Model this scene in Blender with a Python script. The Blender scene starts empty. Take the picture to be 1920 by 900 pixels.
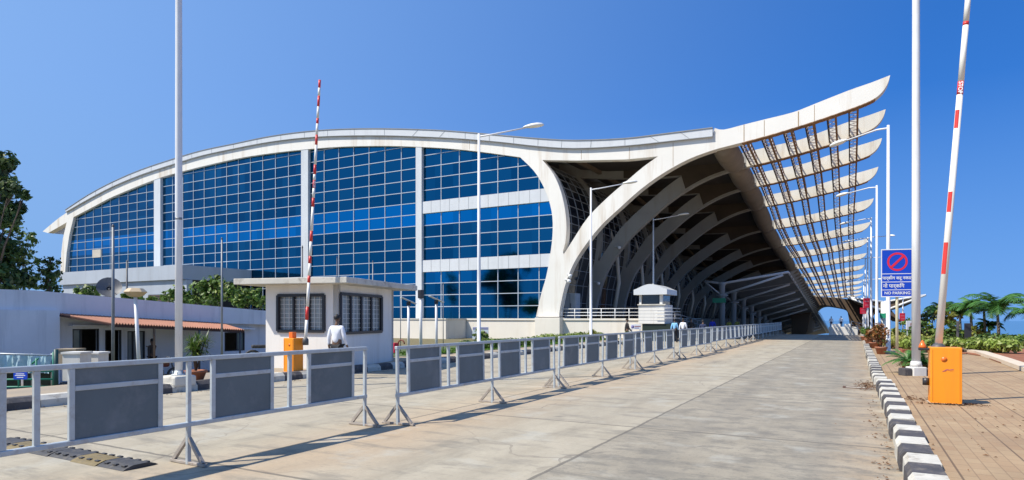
import bpy, bmesh, math, random
from mathutils import Vector, Matrix, geometry, noise
R = math.radians
scene = bpy.context.scene
COL = scene.collection
# ------------------------------------------------------------------ camera
EYE = 1.6; F = 1180.0; TH = R(28.66); SN, CS = math.sin(TH), math.cos(TH); HY = 597.0
cam_d = bpy.data.cameras.new('camera'); cam = bpy.data.objects.new('camera', cam_d); COL.objects.link(cam)
cam.location = (0, 0, EYE); cam.rotation_euler = (R(90), 0, TH)
cam_d.sensor_width = 36; cam_d.lens = F/1920*36; cam_d.shift_y = (HY-450)/1920
cam_d.clip_start = .05; cam_d.clip_end = 20000
scene.camera = cam
# ------------------------------------------------------------------ light
SUN = Vector((-.66*.602, -.75*.602, .799)).normalized()
world = bpy.data.worlds.new("World"); scene.world = world; world.use_nodes = True
wn = world.node_tree; bg = wn.nodes['Background']
sky = wn.nodes.new('ShaderNodeTexSky'); sky.sky_type = 'NISHITA'; sky.sun_disc = False
sky.sun_elevation = math.asin(SUN.z); sky.sun_rotation = math.atan2(SUN.x, SUN.y)
sky.altitude = 0; sky.air_density = 1.0; sky.dust_density = .9; sky.ozone_density = 6.0
tc = wn.nodes.new('ShaderNodeTexCoord'); sp_ = wn.nodes.new('ShaderNodeSeparateXYZ'); ab = wn.nodes.new('ShaderNodeMath'); ab.operation = 'ABSOLUTE'
ma = wn.nodes.new('ShaderNodeMath'); ma.operation = 'MULTIPLY_ADD'; ma.inputs[1].default_value = .8; ma.inputs[2].default_value = .26
cb_ = wn.nodes.new('ShaderNodeCombineXYZ'); wn.links.new(tc.outputs['Generated'], sp_.inputs[0]); wn.links.new(sp_.outputs[2], ab.inputs[0]); wn.links.new(ab.outputs[0], ma.inputs[0])
wn.links.new(sp_.outputs[0], cb_.inputs[0]); wn.links.new(sp_.outputs[1], cb_.inputs[1]); wn.links.new(ma.outputs[0], cb_.inputs[2]); wn.links.new(cb_.outputs[0], sky.inputs[0])
hs = wn.nodes.new('ShaderNodeHueSaturation'); hs.inputs['Saturation'].default_value = 1.22
mu = wn.nodes.new('ShaderNodeMix'); mu.data_type = 'RGBA'; mu.blend_type = 'MULTIPLY'; mu.inputs[0].default_value = 1; mu.inputs[7].default_value = (.80, 1.11, 1.42, 1)
wn.links.new(sky.outputs[0], hs.inputs['Color']); wn.links.new(hs.outputs[0], mu.inputs[6]); 
dt = wn.nodes.new('ShaderNodeVectorMath'); dt.operation = 'DOT_PRODUCT'; dt.inputs[1].default_value = (-.66, -.75, 0); wn.links.new(tc.outputs['Generated'], dt.inputs[0])
mr = wn.nodes.new('ShaderNodeMapRange'); mr.inputs[1].default_value = -.75; mr.inputs[2].default_value = .45; mr.inputs[4].default_value = .8; wn.links.new(dt.outputs['Value'], mr.inputs[0])
mh = wn.nodes.new('ShaderNodeMix'); mh.data_type = 'RGBA'; mh.inputs[7].default_value = (1.95, 3.3, 5.6, 1); wn.links.new(mr.outputs[0], mh.inputs[0]); wn.links.new(mu.outputs[2], mh.inputs[6])
hz_ = wn.nodes.new('ShaderNodeMapRange'); hz_.inputs[1].default_value = .30; hz_.inputs[2].default_value = 0; hz_.inputs[4].default_value = .62; wn.links.new(ab.outputs[0], hz_.inputs[0])
hm_ = wn.nodes.new('ShaderNodeMix'); hm_.data_type = 'RGBA'; hm_.inputs[7].default_value = (1.5, 2.75, 4.7, 1); wn.links.new(hz_.outputs[0], hm_.inputs[0]); wn.links.new(mh.outputs[2], hm_.inputs[6])
wn.links.new(hm_.outputs[2], bg.inputs[0]); bg.inputs[1].default_value = .125
sun_d = bpy.data.lights.new('sun', 'SUN'); sun_d.energy = 5.0; sun_d.angle = R(.5); sun_d.color = (1, .935, .815)
sun = bpy.data.objects.new('sun', sun_d); COL.objects.link(sun)
sun.rotation_euler = (-SUN).to_track_quat('-Z', 'Y').to_euler()
scene.view_settings.view_transform = 'Standard'; scene.view_settings.look = 'None'
scene.view_settings.gamma = 1; scene.view_settings.exposure = .3
scene.render.engine = 'CYCLES'
scene.cycles.max_bounces = 6

# ------------------------------------------------------------------ placing helpers
def pf(x, y, f):                       # the point seen at (x, y) at depth f
    u = (x-960)/F
    return Vector((f*(u*CS-SN), f*(u*SN+CS), EYE+f*(HY-y)/F))
def py_(x, y, Y):                      # the point seen at (x, y) on the plane of constant Y
    u = (x-960)/F
    return pf(x, y, Y/(u*SN+CS))
def pg(x, y, z=0.0):                   # the point of height z seen at (x, y)
    return pf(x, y, (EYE-z)*F/(y-HY))
def sstep(a, b, x):
    t = max(0, min(1, (x-a)/(b-a))); return t*t*(3-2*t)
def drop(Y): return -6.5*sstep(68, 135, Y)

# ------------------------------------------------------------------ materials
def srgb(r, g, b):
    return tuple(((c/255)/12.92 if c <= 10 else ((c/255+.055)/1.055)**2.4) for c in (r, g, b))
class NT:
    def __init__(s, name):
        s.m = bpy.data.materials.new(name); s.m.use_nodes = True; s.t = s.m.node_tree
        s.b = s.t.nodes['Principled BSDF']
    def n(s, typ, **kw):
        nd = s.t.nodes.new(typ)
        for k, v in kw.items(): setattr(nd, k, v)
        return nd
    def put(s, sock, v):
        if isinstance(v, (int, float)): sock.default_value = v
        elif isinstance(v, (tuple, list)): sock.default_value = (tuple(v)+(1,))[:4] if sock.type == 'RGBA' else tuple(v)
        else: s.t.links.new(v, sock)
    def math(s, op, a, b=0.0, c=None, clamp=False):
        nd = s.n('ShaderNodeMath', operation=op, use_clamp=clamp); s.put(nd.inputs[0], a); s.put(nd.inputs[1], b)
        if c is not None: s.put(nd.inputs[2], c)
        return nd.outputs[0]
    def mix(s, f, a, b, blend='MIX'):
        nd = s.n('ShaderNodeMix', data_type='RGBA', blend_type=blend)
        s.put(nd.inputs[0], f); s.put(nd.inputs[6], a); s.put(nd.inputs[7], b); return nd.outputs[2]
    def pos(s):
        return s.n('ShaderNodeNewGeometry').outputs['Position']
    def xyz(s):
        nd = s.n('ShaderNodeSeparateXYZ'); s.put(nd.inputs[0], s.pos()); return nd.outputs
    def noise(s, scale, detail=4, rough=.55, vec=None, stretch=None):
        nd = s.n('ShaderNodeTexNoise'); s.put(nd.inputs['Scale'], scale); s.put(nd.inputs['Detail'], detail); s.put(nd.inputs['Roughness'], rough)
        v = vec or s.pos()
        if stretch:
            mp = s.n('ShaderNodeMapping'); mp.inputs['Scale'].default_value = stretch; s.t.links.new(v, mp.inputs[0]); v = mp.outputs[0]
        s.t.links.new(v, nd.inputs['Vector']); return nd.outputs[0]
    def ramp(s, f, a, b):
        nd = s.n('ShaderNodeMapRange'); nd.clamp = True; s.put(nd.inputs[0], f); nd.inputs[1].default_value = a; nd.inputs[2].default_value = b; return nd.outputs[0]
    def bump(s, h, strength=.3, dist=.02):
        nd = s.n('ShaderNodeBump'); nd.inputs['Strength'].default_value = strength; nd.inputs['Distance'].default_value = dist
        s.put(nd.inputs['Height'], h); s.t.links.new(nd.outputs[0], s.b.inputs['Normal'])
    def out(s, col, rough=.6, metal=0.0, spec=None):
        s.put(s.b.inputs['Base Color'], col); s.put(s.b.inputs['Roughness'], rough); s.put(s.b.inputs['Metallic'], metal)
        if spec is not None: s.b.inputs['Specular IOR Level'].default_value = spec
        return s.m
def M(name, col, rough=.6, metal=0, var=.15, scale=2.0, bump=0.0, stain=None, stain_amt=.5, streak=False, spec=None):
    t = NT(name)
    n1 = t.noise(scale, 5); n2 = t.noise(scale*9, 3)
    f = t.math('ADD', t.math('MULTIPLY', t.ramp(n1, .3, .7), .7), t.math('MULTIPLY', n2, .3))
    c = t.mix(f, tuple(x*(1-var) for x in col), tuple(min(1, x*(1+var)) for x in col))
    if stain:
        n3 = t.noise(scale*1.7, 6, .65, stretch=(1.6, 1.6, .14) if streak else None)
        c = t.mix(t.math('MULTIPLY', t.ramp(n3, .52, .75), stain_amt), c, stain)
    if bump: t.bump(n2, bump)
    return t.out(c, rough, metal, spec)

white_paint = M('white_paint', (.72, .70, .66), .55, var=.05, scale=.6, stain=(.36, .31, .24), stain_amt=.45, streak=True)
frame_white = M('frame_concrete_paint', (.78, .755, .70), .6, var=.06, scale=.35, stain=(.44, .32, .19), stain_amt=.65, streak=True, bump=.05)
arch_mat = M('arch_concrete_shaded', (.33, .32, .295), .7, var=.12, scale=.5, stain=(.25, .2, .14), stain_amt=.5, streak=True, bump=.05)  # same concrete as the fins, darkened for the shade under the roof
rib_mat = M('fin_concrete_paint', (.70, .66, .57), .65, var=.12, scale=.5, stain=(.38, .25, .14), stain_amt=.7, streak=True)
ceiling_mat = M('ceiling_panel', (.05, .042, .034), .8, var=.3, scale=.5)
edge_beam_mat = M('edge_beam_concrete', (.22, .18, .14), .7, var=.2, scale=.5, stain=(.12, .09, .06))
panel_white = M('cladding_panel', (.62, .64, .66), .35, var=.05, scale=.8, stain=(.3, .3, .3), stain_amt=.25, streak=True)
mullion_mat = M('mullion_aluminium', (.50, .56, .62), .4, .3, var=.1)
plinth_mat = M('plinth_paint', (.73, .68, .60), .7, var=.06, scale=.5, stain=(.45, .36, .25), stain_amt=.35, streak=True)
grey_wall = M('podium_paint', (.42, .46, .52), .6, var=.08, scale=.5, stain=(.25, .25, .26), stain_amt=.3, streak=True)
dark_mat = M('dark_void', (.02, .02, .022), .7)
frame_dark = M('black_window_frame', (.025, .025, .03), .4)
louver_mat = M('louvre_brown', (.16, .12, .09), .6)
steel_grey = M('galvanised_steel', (.47, .51, .53), .42, .25, var=.14, scale=6, stain=(.30, .22, .16), stain_amt=.5)
steel_white = M('white_steel', (.74, .75, .76), .4, .0, var=.06, scale=3, stain=(.4, .34, .28), stain_amt=.35, streak=True)
dark_steel = M('weathered_dark_steel', (.10, .10, .105), .55, .2, var=.2, scale=5)
pole_grey = M('grey_pole_paint', (.22, .23, .24), .5, .2, var=.2, scale=4)
rust = M('rusted_girder', (.27, .15, .075), .85, 0, var=.45, scale=2.2, stain=(.05, .035, .03), stain_amt=.9)
girder_dark = M('girder_dark', (.06, .045, .035), .8, var=.4, scale=3)
lattice_mat = M('lattice_zinc', (.55, .50, .50), .6, .2, var=.3, scale=3, stain=(.25, .13, .06), stain_amt=.8)
sheet_grey = M('barrier_sheet', (.115, .145, .16), .5, .0, var=.18, scale=1.5, stain=(.24, .25, .26), stain_amt=.6, bump=.03)
base_rusty = M('barrier_foot_steel', (.34, .30, .26), .6, .1, var=.25, scale=8, stain=(.18, .10, .06), stain_amt=.8)
orange = M('orange_powder_coat', (.92, .30, .012), .42, var=.06, scale=1.5, stain=(.5, .17, .03), stain_amt=.35, streak=True)
orange_dark = M('orange_reflector', (.75, .16, .02), .3)
boom_white = M('boom_white', (.76, .74, .68), .4, var=.05)
boom_red = M('boom_red', (.62, .04, .03), .4)
sign_blue = M('sign_blue', (.005, .06, .52), .35, var=.06)
sign_white = M('sign_white', (.80, .82, .84), .4, var=.03)
sign_red = M('sign_red', (.72, .02, .05), .4, var=.06)
sign_green = M('sign_green', (.02, .30, .16), .4)
joint_grey = M('joint_grey', (.3, .31, .32), .6)
sign_grey_ink = M('sign_ink_violet', (.20, .17, .38), .5)
kerb_white = M('kerb_white', (.56, .53, .46), .8, var=.18, scale=4, stain=(.24, .20, .15), stain_amt=.95, bump=.2)
kerb_black = M('kerb_black', (.07, .065, .068), .75, var=.3, scale=4, stain=(.26, .22, .17), stain_amt=.75, bump=.2)
kerb_bare = M('kerb_bare_concrete', (.40, .35, .28), .8, var=.15, scale=3, stain=(.2, .15, .1), bump=.2)
rubber_black = M('rubber_black', (.045, .045, .05), .7, var=.3, scale=6, stain=(.2, .17, .13), stain_amt=.5)
rubber_yellow = M('rubber_yellow', (.18, .135, .06), .7, var=.3, scale=6, stain=(.08, .07, .06), stain_amt=.8)
terracotta = M('terracotta', (.33, .12, .06), .75, var=.2, scale=6, stain=(.4, .3, .22), stain_amt=.4)
soil = M('red_soil', (.26, .10, .05), .95, var=.3, scale=4, bump=.5)
awning_mat = M('awning_terracotta', (.38, .16, .095), .7, var=.2, scale=2, stain=(.22, .10, .07), stain_amt=.6)
office_wall = M('office_white_wash', (.76, .77, .80), .75, var=.06, scale=.8, stain=(.32, .33, .36), stain_amt=.4, streak=True)
booth_wall = M('booth_white_wash', (.84, .81, .76), .75, var=.04, scale=.8, stain=(.5, .42, .32), stain_amt=.3, streak=True)
booth_slab = M('booth_slab', (.60, .57, .50), .8, var=.1, scale=1.5, stain=(.12, .10, .08), stain_amt=.7, bump=.1)
kiosk_glass = M('dark_window_glass', (.02, .025, .03), .08, spec=.8, var=.2)  # dark glazing of the kiosk
tint_glass = M('pale_window_glass', (.14, .18, .18), .15, spec=.8, var=.3)
trunk_mat = M('bark', (.075, .055, .04), .9, var=.3, scale=8, bump=.6)
palm_trunk = M('palm_bark', (.16, .14, .10), .9, var=.3, scale=8, bump=.5)
green_metal = M('green_gate_paint', (.02, .22, .14), .5)
tarp = M('pale_blue_tarpaulin', (.36, .52, .60), .5, var=.25, scale=3, stain=(.7, .75, .8), stain_amt=.6)
lamp_glass = M('lamp_cover', (.82, .82, .78), .25, var=.04)
skin = M('skin_brown', (.17, .095, .06), .55, var=.05)
hair_mat = M('black_hair', (.012, .01, .01), .6)
shoe_mat = M('black_shoe', (.015, .015, .015), .4)
def cloth(name, c): return M(name, c, .85, var=.12, scale=7)

def facade_glass(name='blue_mirror_glass'):
    t = NT(name); x, y, z = t.xyz()
    iz = t.math('FLOOR', t.math('DIVIDE', t.math('SUBTRACT', z, 1.6), 1.01)); ix = t.math('FLOOR', t.math('DIVIDE', x, 1.87))
    wv = t.n('ShaderNodeTexWhiteNoise', noise_dimensions='2D'); cb = t.n('ShaderNodeCombineXYZ'); t.put(cb.inputs[0], ix); t.put(cb.inputs[1], iz)
    t.t.links.new(cb.outputs[0], wv.inputs['Vector'])
    wr = t.n('ShaderNodeTexWhiteNoise', noise_dimensions='1D'); t.put(wr.inputs['W'], t.math('ADD', iz, 3.0))
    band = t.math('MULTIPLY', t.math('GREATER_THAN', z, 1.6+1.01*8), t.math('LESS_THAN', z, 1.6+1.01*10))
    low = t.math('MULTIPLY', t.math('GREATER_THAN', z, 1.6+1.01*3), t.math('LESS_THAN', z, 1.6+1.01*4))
    pale_rows = t.math('ADD', band, t.math('MULTIPLY', low, .45), clamp=True)  # rows of paler tinted glass
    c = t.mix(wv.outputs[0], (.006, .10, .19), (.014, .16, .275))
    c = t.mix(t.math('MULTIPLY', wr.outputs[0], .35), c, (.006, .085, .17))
    c = t.mix(t.math('MULTIPLY', pale_rows, t.math('ADD', .55, t.math('MULTIPLY', wv.outputs[0], .45))), c, (.006, .27, .56))
    t.bump(t.noise(.6, 1), .02, .05)
    return t.out(c, .06, 1.0)
glass_blue = facade_glass()
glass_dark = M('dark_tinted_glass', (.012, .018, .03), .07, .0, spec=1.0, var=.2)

def road_material():
    t = NT('concrete_road'); x, y, z = t.xyz()
    big = t.noise(.35, 5, .6); fine = t.noise(14, 5, .7); mid = t.noise(2.2, 6, .65, stretch=(1, .35, 1)); grit = t.noise(90, 2, .6)
    c = t.mix(t.ramp(mid, .3, .7), (.32, .275, .20), (.45, .395, .295))
    # newer, greyer lane on the right of the long joint
    lane = t.math('MULTIPLY', t.math('GREATER_THAN', x, -2.84), .55)
    c = t.mix(lane, c, (.235, .205, .155))
    # red dust washed in along the barrier line and by the kerb
    d = t.math('ABSOLUTE', t.math('ADD', x, 5.7))
    dust = t.math('MULTIPLY', t.ramp(t.math('ADD', d, t.math('MULTIPLY', big, 1.6)), 2.3, .7), .75)
    c = t.mix(dust, c, (.47, .33, .20))
    d2 = t.math('ABSOLUTE', t.math('SUBTRACT', x, .25))
    c = t.mix(t.math('MULTIPLY', t.ramp(t.math('ADD', d2, t.math('MULTIPLY', big, .8)), 1.1, .35), .7), c, (.40, .28, .17))
    st = t.noise(.9, 7, .7, stretch=(1.3, .3, 1))
    c = t.mix(t.math('MULTIPLY', t.ramp(st, .54, .72), .7), c, (.19, .17, .13))
    c = t.mix(t.math('MULTIPLY', t.ramp(t.noise(.5, 4), .50, .75), .5), c, (.52, .46, .35))
    tr1 = t.math('ABSOLUTE', t.math('SUBTRACT', t.math('ABSOLUTE', t.math('ADD', x, 1.2)), .8))
    tyre = t.math('MULTIPLY', t.ramp(t.math('ADD', tr1, t.math('MULTIPLY', t.noise(1.5, 4, .6, stretch=(1, .12, 1)), .5)), .5, .2), .3)
    c = t.mix(tyre, c, (.16, .15, .13))
    oil = t.n('ShaderNodeTexVoronoi'); oil.inputs['Scale'].default_value = .8; t.t.links.new(t.pos(), oil.inputs['Vector'])
    c = t.mix(t.math('MULTIPLY', t.ramp(oil.outputs[0], .09, .02), .5), c, (.10, .09, .08))
    hs2 = t.noise(1.6, 6, .7, stretch=(.5, 1.8, 1))
    c = t.mix(t.math('MULTIPLY', t.ramp(hs2, .52, .64), .55), c, (.17, .155, .125))
    lane2 = t.math('GREATER_THAN', x, -2.84); hs3 = t.noise(2.6, 7, .75, stretch=(.8, 1.25, 1))
    c = t.mix(t.math('MULTIPLY', t.math('MULTIPLY', t.ramp(hs3, .48, .60), lane2), .6), c, (.135, .125, .105))
    sp = t.noise(26, 4, .7)
    c = t.mix(t.math('MULTIPLY', t.ramp(sp, .56, .66), t.math('ADD', t.math('MULTIPLY', lane2, .3), .22)), c, (.12, .11, .09))
    c = t.mix(t.math('MULTIPLY', t.ramp(t.noise(1.1, 5, .6), .56, .68), .45), c, (.46, .45, .39))
    # patches per slab
    sx = t.math('FLOOR', t.math('DIVIDE', t.math('ADD', x, 2.84), 3.4)); sy = t.math('FLOOR', t.math('DIVIDE', y, 4.5))
    wv = t.n('ShaderNodeTexWhiteNoise', noise_dimensions='2D'); cb = t.n('ShaderNodeCombineXYZ'); t.put(cb.inputs[0], sx); t.put(cb.inputs[1], sy)
    t.t.links.new(cb.outputs[0], wv.inputs['Vector'])
    c = t.mix(t.math('MULTIPLY', wv.outputs[0], .16), c, (.25, .23, .2))
    # joints
    wob = t.math('MULTIPLY', t.math('SUBTRACT', t.noise(3, 3), .5), .05)
    fx = t.math('ABSOLUTE', t.math('SUBTRACT', t.math('FRACT', t.math('DIVIDE', t.math('ADD', t.math('ADD', x, wob), 2.84+3.4*20.5), 3.4)), .5))
    fy = t.math('ABSOLUTE', t.math('SUBTRACT', t.math('FRACT', t.math('DIVIDE', t.math('ADD', t.math('ADD', y, wob), 4.5*20.5), 4.5)), .5))
    j = t.math('MAXIMUM', t.math('LESS_THAN', fx, .0065), t.math('LESS_THAN', fy, .0055))
    c = t.mix(t.math('MULTIPLY', j, .72), c, (.09, .08, .065))
    # hairline cracks
    vo = t.n('ShaderNodeTexVoronoi', feature='DISTANCE_TO_EDGE'); vo.inputs['Scale'].default_value = .33
    vv = t.n('ShaderNodeVectorMath', operation='ADD'); nz = t.n('ShaderNodeTexNoise'); nz.inputs['Scale'].default_value = 1.2
    t.t.links.new(t.pos(), nz.inputs['Vector']); t.t.links.new(t.pos(), vv.inputs[0]); t.t.links.new(nz.outputs[1], vv.inputs[1]); t.t.links.new(vv.outputs[0], vo.inputs['Vector'])
    cr = t.math('MULTIPLY', t.math('LESS_THAN', vo.outputs[0], .006), t.ramp(big, .5, .6))
    c = t.mix(t.math('MULTIPLY', cr, .5), c, (.13, .11, .09))
    c = t.mix(t.math('MULTIPLY', t.ramp(fine, .3, .7), .22), c, (.22, .2, .17))
    t.bump(t.math('ADD', fine, grit), .25, .01)
    return t.out(c, .85)
def paving_material():
    t = NT('clay_block_paving'); x, y, z = t.xyz()
    def frac(v, s, o=0.0): return t.math('ABSOLUTE', t.math('SUBTRACT', t.math('FRACT', t.math('DIVIDE', t.math('ADD', v, o+200.0), s)), .5))
    n1 = t.noise(1.1, 5); fine = t.noise(20, 4)
    row = t.math('FLOOR', t.math('DIVIDE', t.math('ADD', x, 200.0), .13))
    yo = t.math('ADD', y, t.math('MULTIPLY', t.math('FRACT', t.math('MULTIPLY', row, .5)), .26))
    iy = t.math('FLOOR', t.math('DIVIDE', t.math('ADD', yo, 200.0), .26))
    wv = t.n('ShaderNodeTexWhiteNoise', noise_dimensions='2D'); cb = t.n('ShaderNodeCombineXYZ'); t.put(cb.inputs[0], row); t.put(cb.inputs[1], iy)
    t.t.links.new(cb.outputs[0], wv.inputs['Vector'])
    c = t.mix(t.ramp(n1, .3, .7), (.31, .215, .125), (.42, .30, .175))
    c = t.mix(t.math('MULTIPLY', wv.outputs[0], .4), c, (.28, .16, .085))
    j = t.math('MAXIMUM', t.math('GREATER_THAN', frac(x, .13), .465), t.math('GREATER_THAN', frac(yo, .26), .478))
    c = t.mix(t.math('MULTIPLY', j, .55), c, (.15, .10, .06))
    wide = t.math('GREATER_THAN', frac(x, .65), .484)
    c = t.mix(t.math('MULTIPLY', wide, .7), c, (.10, .065, .04))
    c = t.mix(t.math('MULTIPLY', t.ramp(t.noise(.6, 6, .7), .52, .72), .5), c, (.22, .15, .095))
    t.bump(t.math('SUBTRACT', fine, j), .35, .012)
    return t.out(c, .9)
def ground_material():
    t = NT('dry_ground'); n1 = t.noise(.05, 6); n2 = t.noise(.8, 6)
    c = t.mix(t.ramp(n1, .4, .6), (.16, .13, .07), (.07, .10, .035)); c = t.mix(t.math('MULTIPLY', n2, .6), c, (.22, .15, .09))
    t.bump(n2, .5, .1); return t.out(c, .95)
def pavement_material():
    t = NT('sandy_pavement'); n1 = t.noise(.6, 6); n2 = t.noise(9, 5)
    c = t.mix(t.ramp(n1, .35, .65), (.42, .33, .22), (.30, .25, .19)); c = t.mix(t.math('MULTIPLY', n2, .3), c, (.2, .16, .12))
    t.bump(n2, .4, .02); return t.out(c, .9)
road_mat = road_material(); paving_mat = paving_material(); ground_mat = ground_material(); pavement_mat = pavement_material()
def leaf_material(name, a, b, c3=None, rough=.5):
    t = NT(name); rnd = t.n('ShaderNodeNewGeometry').outputs['Random Per Island']
    c = t.mix(rnd, a, b); c = t.mix(t.ramp(t.noise(1.2, 3), .4, .65), c, tuple(x*.55 for x in a))
    if c3: c = t.mix(t.math('GREATER_THAN', rnd, .86), c, c3)
    t.out(c, rough)
    t.b.inputs['Transmission Weight'].default_value = 0
    tr = t.n('ShaderNodeBsdfTranslucent'); t.put(tr.inputs[0], c); ms = t.n('ShaderNodeMixShader'); ms.inputs[0].default_value = .25
    t.t.links.new(t.b.outputs[0], ms.inputs[1]); t.t.links.new(tr.outputs[0], ms.inputs[2]); t.t.links.new(ms.outputs[0], t.t.nodes['Material Output'].inputs[0])
    return t.m
leaf_dark = leaf_material('leaf_dark', (.03, .07, .012), (.075, .14, .025), (.14, .18, .04))
leaf_mid = leaf_material('leaf_mid', (.065, .14, .015), (.15, .25, .035), (.24, .30, .06))
leaf_light = leaf_material('leaf_light', (.20, .29, .04), (.34, .42, .08), (.42, .46, .16))
leaf_yellow = leaf_material('leaf_yellow', (.27, .29, .05), (.40, .38, .09), (.18, .26, .04))
leaf_croton = leaf_material('leaf_croton', (.20, .06, .02), (.36, .17, .03), (.08, .10, .02))
leaf_palm = leaf_material('leaf_palm', (.05, .17, .03), (.11, .27, .05))
grass_mat = leaf_material('grass_blade', (.10, .22, .02), (.18, .32, .04))

# ------------------------------------------------------------------ mesh builder
def base_of(o):
    while o.parent: o = o.parent
    return o.location.copy()
def tag(o, label=None, cat=None, group=None, kind=None):
    if label: o['label'] = label
    if cat: o['category'] = cat
    if group: o['group'] = group
    if kind: o['kind'] = kind
    return o
def thing(name, label, cat, loc=(0, 0, 0), rz=0, group=None):
    o = bpy.data.objects.new(name, None); COL.objects.link(o); o.location = loc; o.rotation_euler = (0, 0, rz); o.empty_display_size = .2
    return tag(o, label, cat, group)
class MB:
    def __init__(s): s.v = []; s.f = []; s.mi = []; s.sm = []
    def add(s, vs, fs, mi=0, smooth=False):
        k = len(s.v); s.v += [Vector(v) for v in vs]; s.f += [tuple(i+k for i in f) for f in fs]
        s.mi += [mi]*len(fs); s.sm += [smooth]*len(fs); return s
    def box(s, a, b, mi=0, M4=None):
        (x0, y0, z0), (x1, y1, z1) = a, b
        vs = [Vector((x, y, z)) for z in (z0, z1) for y in (y0, y1) for x in (x0, x1)]
        if M4: vs = [M4 @ v for v in vs]
        return s.add(vs, [(0, 2, 3, 1), (4, 5, 7, 6), (0, 1, 5, 4), (2, 6, 7, 3), (0, 4, 6, 2), (1, 3, 7, 5)], mi)
    def bbox(s, a, b, bev=.01, mi=0, M4=None, seg=2):
        bm = bmesh.new(); bmesh.ops.create_cube(bm, size=1)
        a = Vector(a); b = Vector(b); c = (a+b)/2; d = b-a
        for v in bm.verts: v.co = Vector((v.co.x*d.x, v.co.y*d.y, v.co.z*d.z))+c
        bmesh.ops.bevel(bm, geom=bm.edges[:], offset=bev, segments=seg, affect='EDGES', profile=.5)
        bm.verts.index_update()
        vs = [(M4 @ v.co if M4 else v.co.copy()) for v in bm.verts]; fs = [tuple(v.index for v in f.verts) for f in bm.faces]
        bm.free(); return s.add(vs, fs, mi)
    def tube(s, pts, r, n=8, mi=0, cap=True, smooth=True):
        pts = [Vector(p) for p in pts]; rs = r if isinstance(r, (list, tuple)) else [r]*len(pts)
        vs = []; up = None
        for i, p in enumerate(pts):
            d = (pts[min(i+1, len(pts)-1)]-pts[max(i-1, 0)]).normalized()
            if up is None: up = Vector((0, 0, 1)) if abs(d.z) < .9 else Vector((0, 1, 0))
            a = d.cross(up).normalized(); b = a.cross(d).normalized()
            if i: up = b
            for k in range(n):
                t = 2*math.pi*(k+.5)/n; vs.append(p+a*(rs[i]*math.cos(t))+b*(rs[i]*math.sin(t)))
        fs = []
        for i in range(len(pts)-1):
            for k in range(n):
                k2 = (k+1) % n; fs.append((i*n+k, i*n+k2, (i+1)*n+k2, (i+1)*n+k))
        if cap: fs += [tuple(range(n))[::-1], tuple((len(pts)-1)*n+k for k in range(n))]
        return s.add(vs, fs, mi, smooth and n > 4)
    def bar(s, p, q, w, h=None, mi=0):                       # square bar, h measured upwards
        p = Vector(p); q = Vector(q); h = h or w; d = (q-p).normalized()
        up = Vector((0, 0, 1)) if abs(d.z) < .95 else Vector((0, 1, 0))
        a = d.cross(up).normalized()*w/2; b = a.cross(d).normalized()*h/2
        vs = [p-a-b, p+a-b, p+a+b, p-a+b, q-a-b, q+a-b, q+a+b, q-a+b]
        return s.add(vs, [(0, 1, 2, 3), (7, 6, 5, 4), (0, 4, 5, 1), (1, 5, 6, 2), (2, 6, 7, 3), (3, 7, 4, 0)], mi)
    def prism(s, poly, vec, hole=None, mi=0):                # poly of 3-d points, extruded along vec
        vec = Vector(vec); loops = [[Vector(p) for p in poly]]+([[Vector(p) for p in hole]] if hole else [])
        tris = geometry.tessellate_polygon(loops); flat = [p for l in loops for p in l]; n = len(flat)
        fs = [tuple(t) for t in tris]+[tuple(i+n for i in t[::-1]) for t in tris]; k = 0
        for l in loops:
            m = len(l); fs += [(k+i, k+(i+1) % m, n+k+(i+1) % m, n+k+i) for i in range(m)]; k += m
        return s.add(flat+[p+vec for p in flat], fs, mi)
    def lathe(s, prof, c, n=16, mi=0, smooth=True):          # prof: (r, z)
        c = Vector(c); vs = []; m = len(prof)
        for r, z in prof:
            for k in range(n):
                t = 2*math.pi*k/n; vs.append(c+Vector((r*math.cos(t), r*math.sin(t), z)))
        fs = [(i*n+k, i*n+(k+1) % n, (i+1)*n+(k+1) % n, (i+1)*n+k) for i in range(m-1) for k in range(n)]
        fs += [tuple(range(n))[::-1], tuple((m-1)*n+k for k in range(n))]
        return s.add(vs, fs, mi, smooth)
    def grid(s, fn, nu, nv, mi=0, smooth=True):
        vs = [fn(i/nu, j/nv) for j in range(nv+1) for i in range(nu+1)]
        fs = [(j*(nu+1)+i, j*(nu+1)+i+1, (j+1)*(nu+1)+i+1, (j+1)*(nu+1)+i) for j in range(nv) for i in range(nu)]
        return s.add(vs, fs, mi, smooth)
    def build(s, name, mats, parent=None, local=False, recalc=True):
        me = bpy.data.meshes.new(name)
        if parent is None:
            xs = [v.x for v in s.v]; ys = [v.y for v in s.v]
            off = Vector(((min(xs)+max(xs))/2, (min(ys)+max(ys))/2, min(v.z for v in s.v)))
            if local: off = Vector((0, 0, 0))
        else: off = Vector((0, 0, 0)) if local else base_of(parent)
        me.from_pydata([v-off for v in s.v], [], s.f)
        if not isinstance(mats, (list, tuple)): mats = [mats]
        for m in mats: me.materials.append(m)
        me.polygons.foreach_set('material_index', s.mi); me.polygons.foreach_set('use_smooth', s.sm)
        if recalc and len(s.f) < 60000:
            bm = bmesh.new(); bm.from_mesh(me); bmesh.ops.recalc_face_normals(bm, faces=bm.faces); bm.to_mesh(me); bm.free()
        me.update()
        o = bpy.data.objects.new(name, me); COL.objects.link(o)
        if parent is None: o.location = off
        else: o.parent = parent
        return o
def struct(o): o['kind'] = 'structure'; return o
def copy_tree(o, parent=None):
    c = o.copy(); COL.objects.link(c)
    if parent: c.parent = parent
    for ch in [x for x in o.children]: copy_tree(ch, c)
    return c
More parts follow.
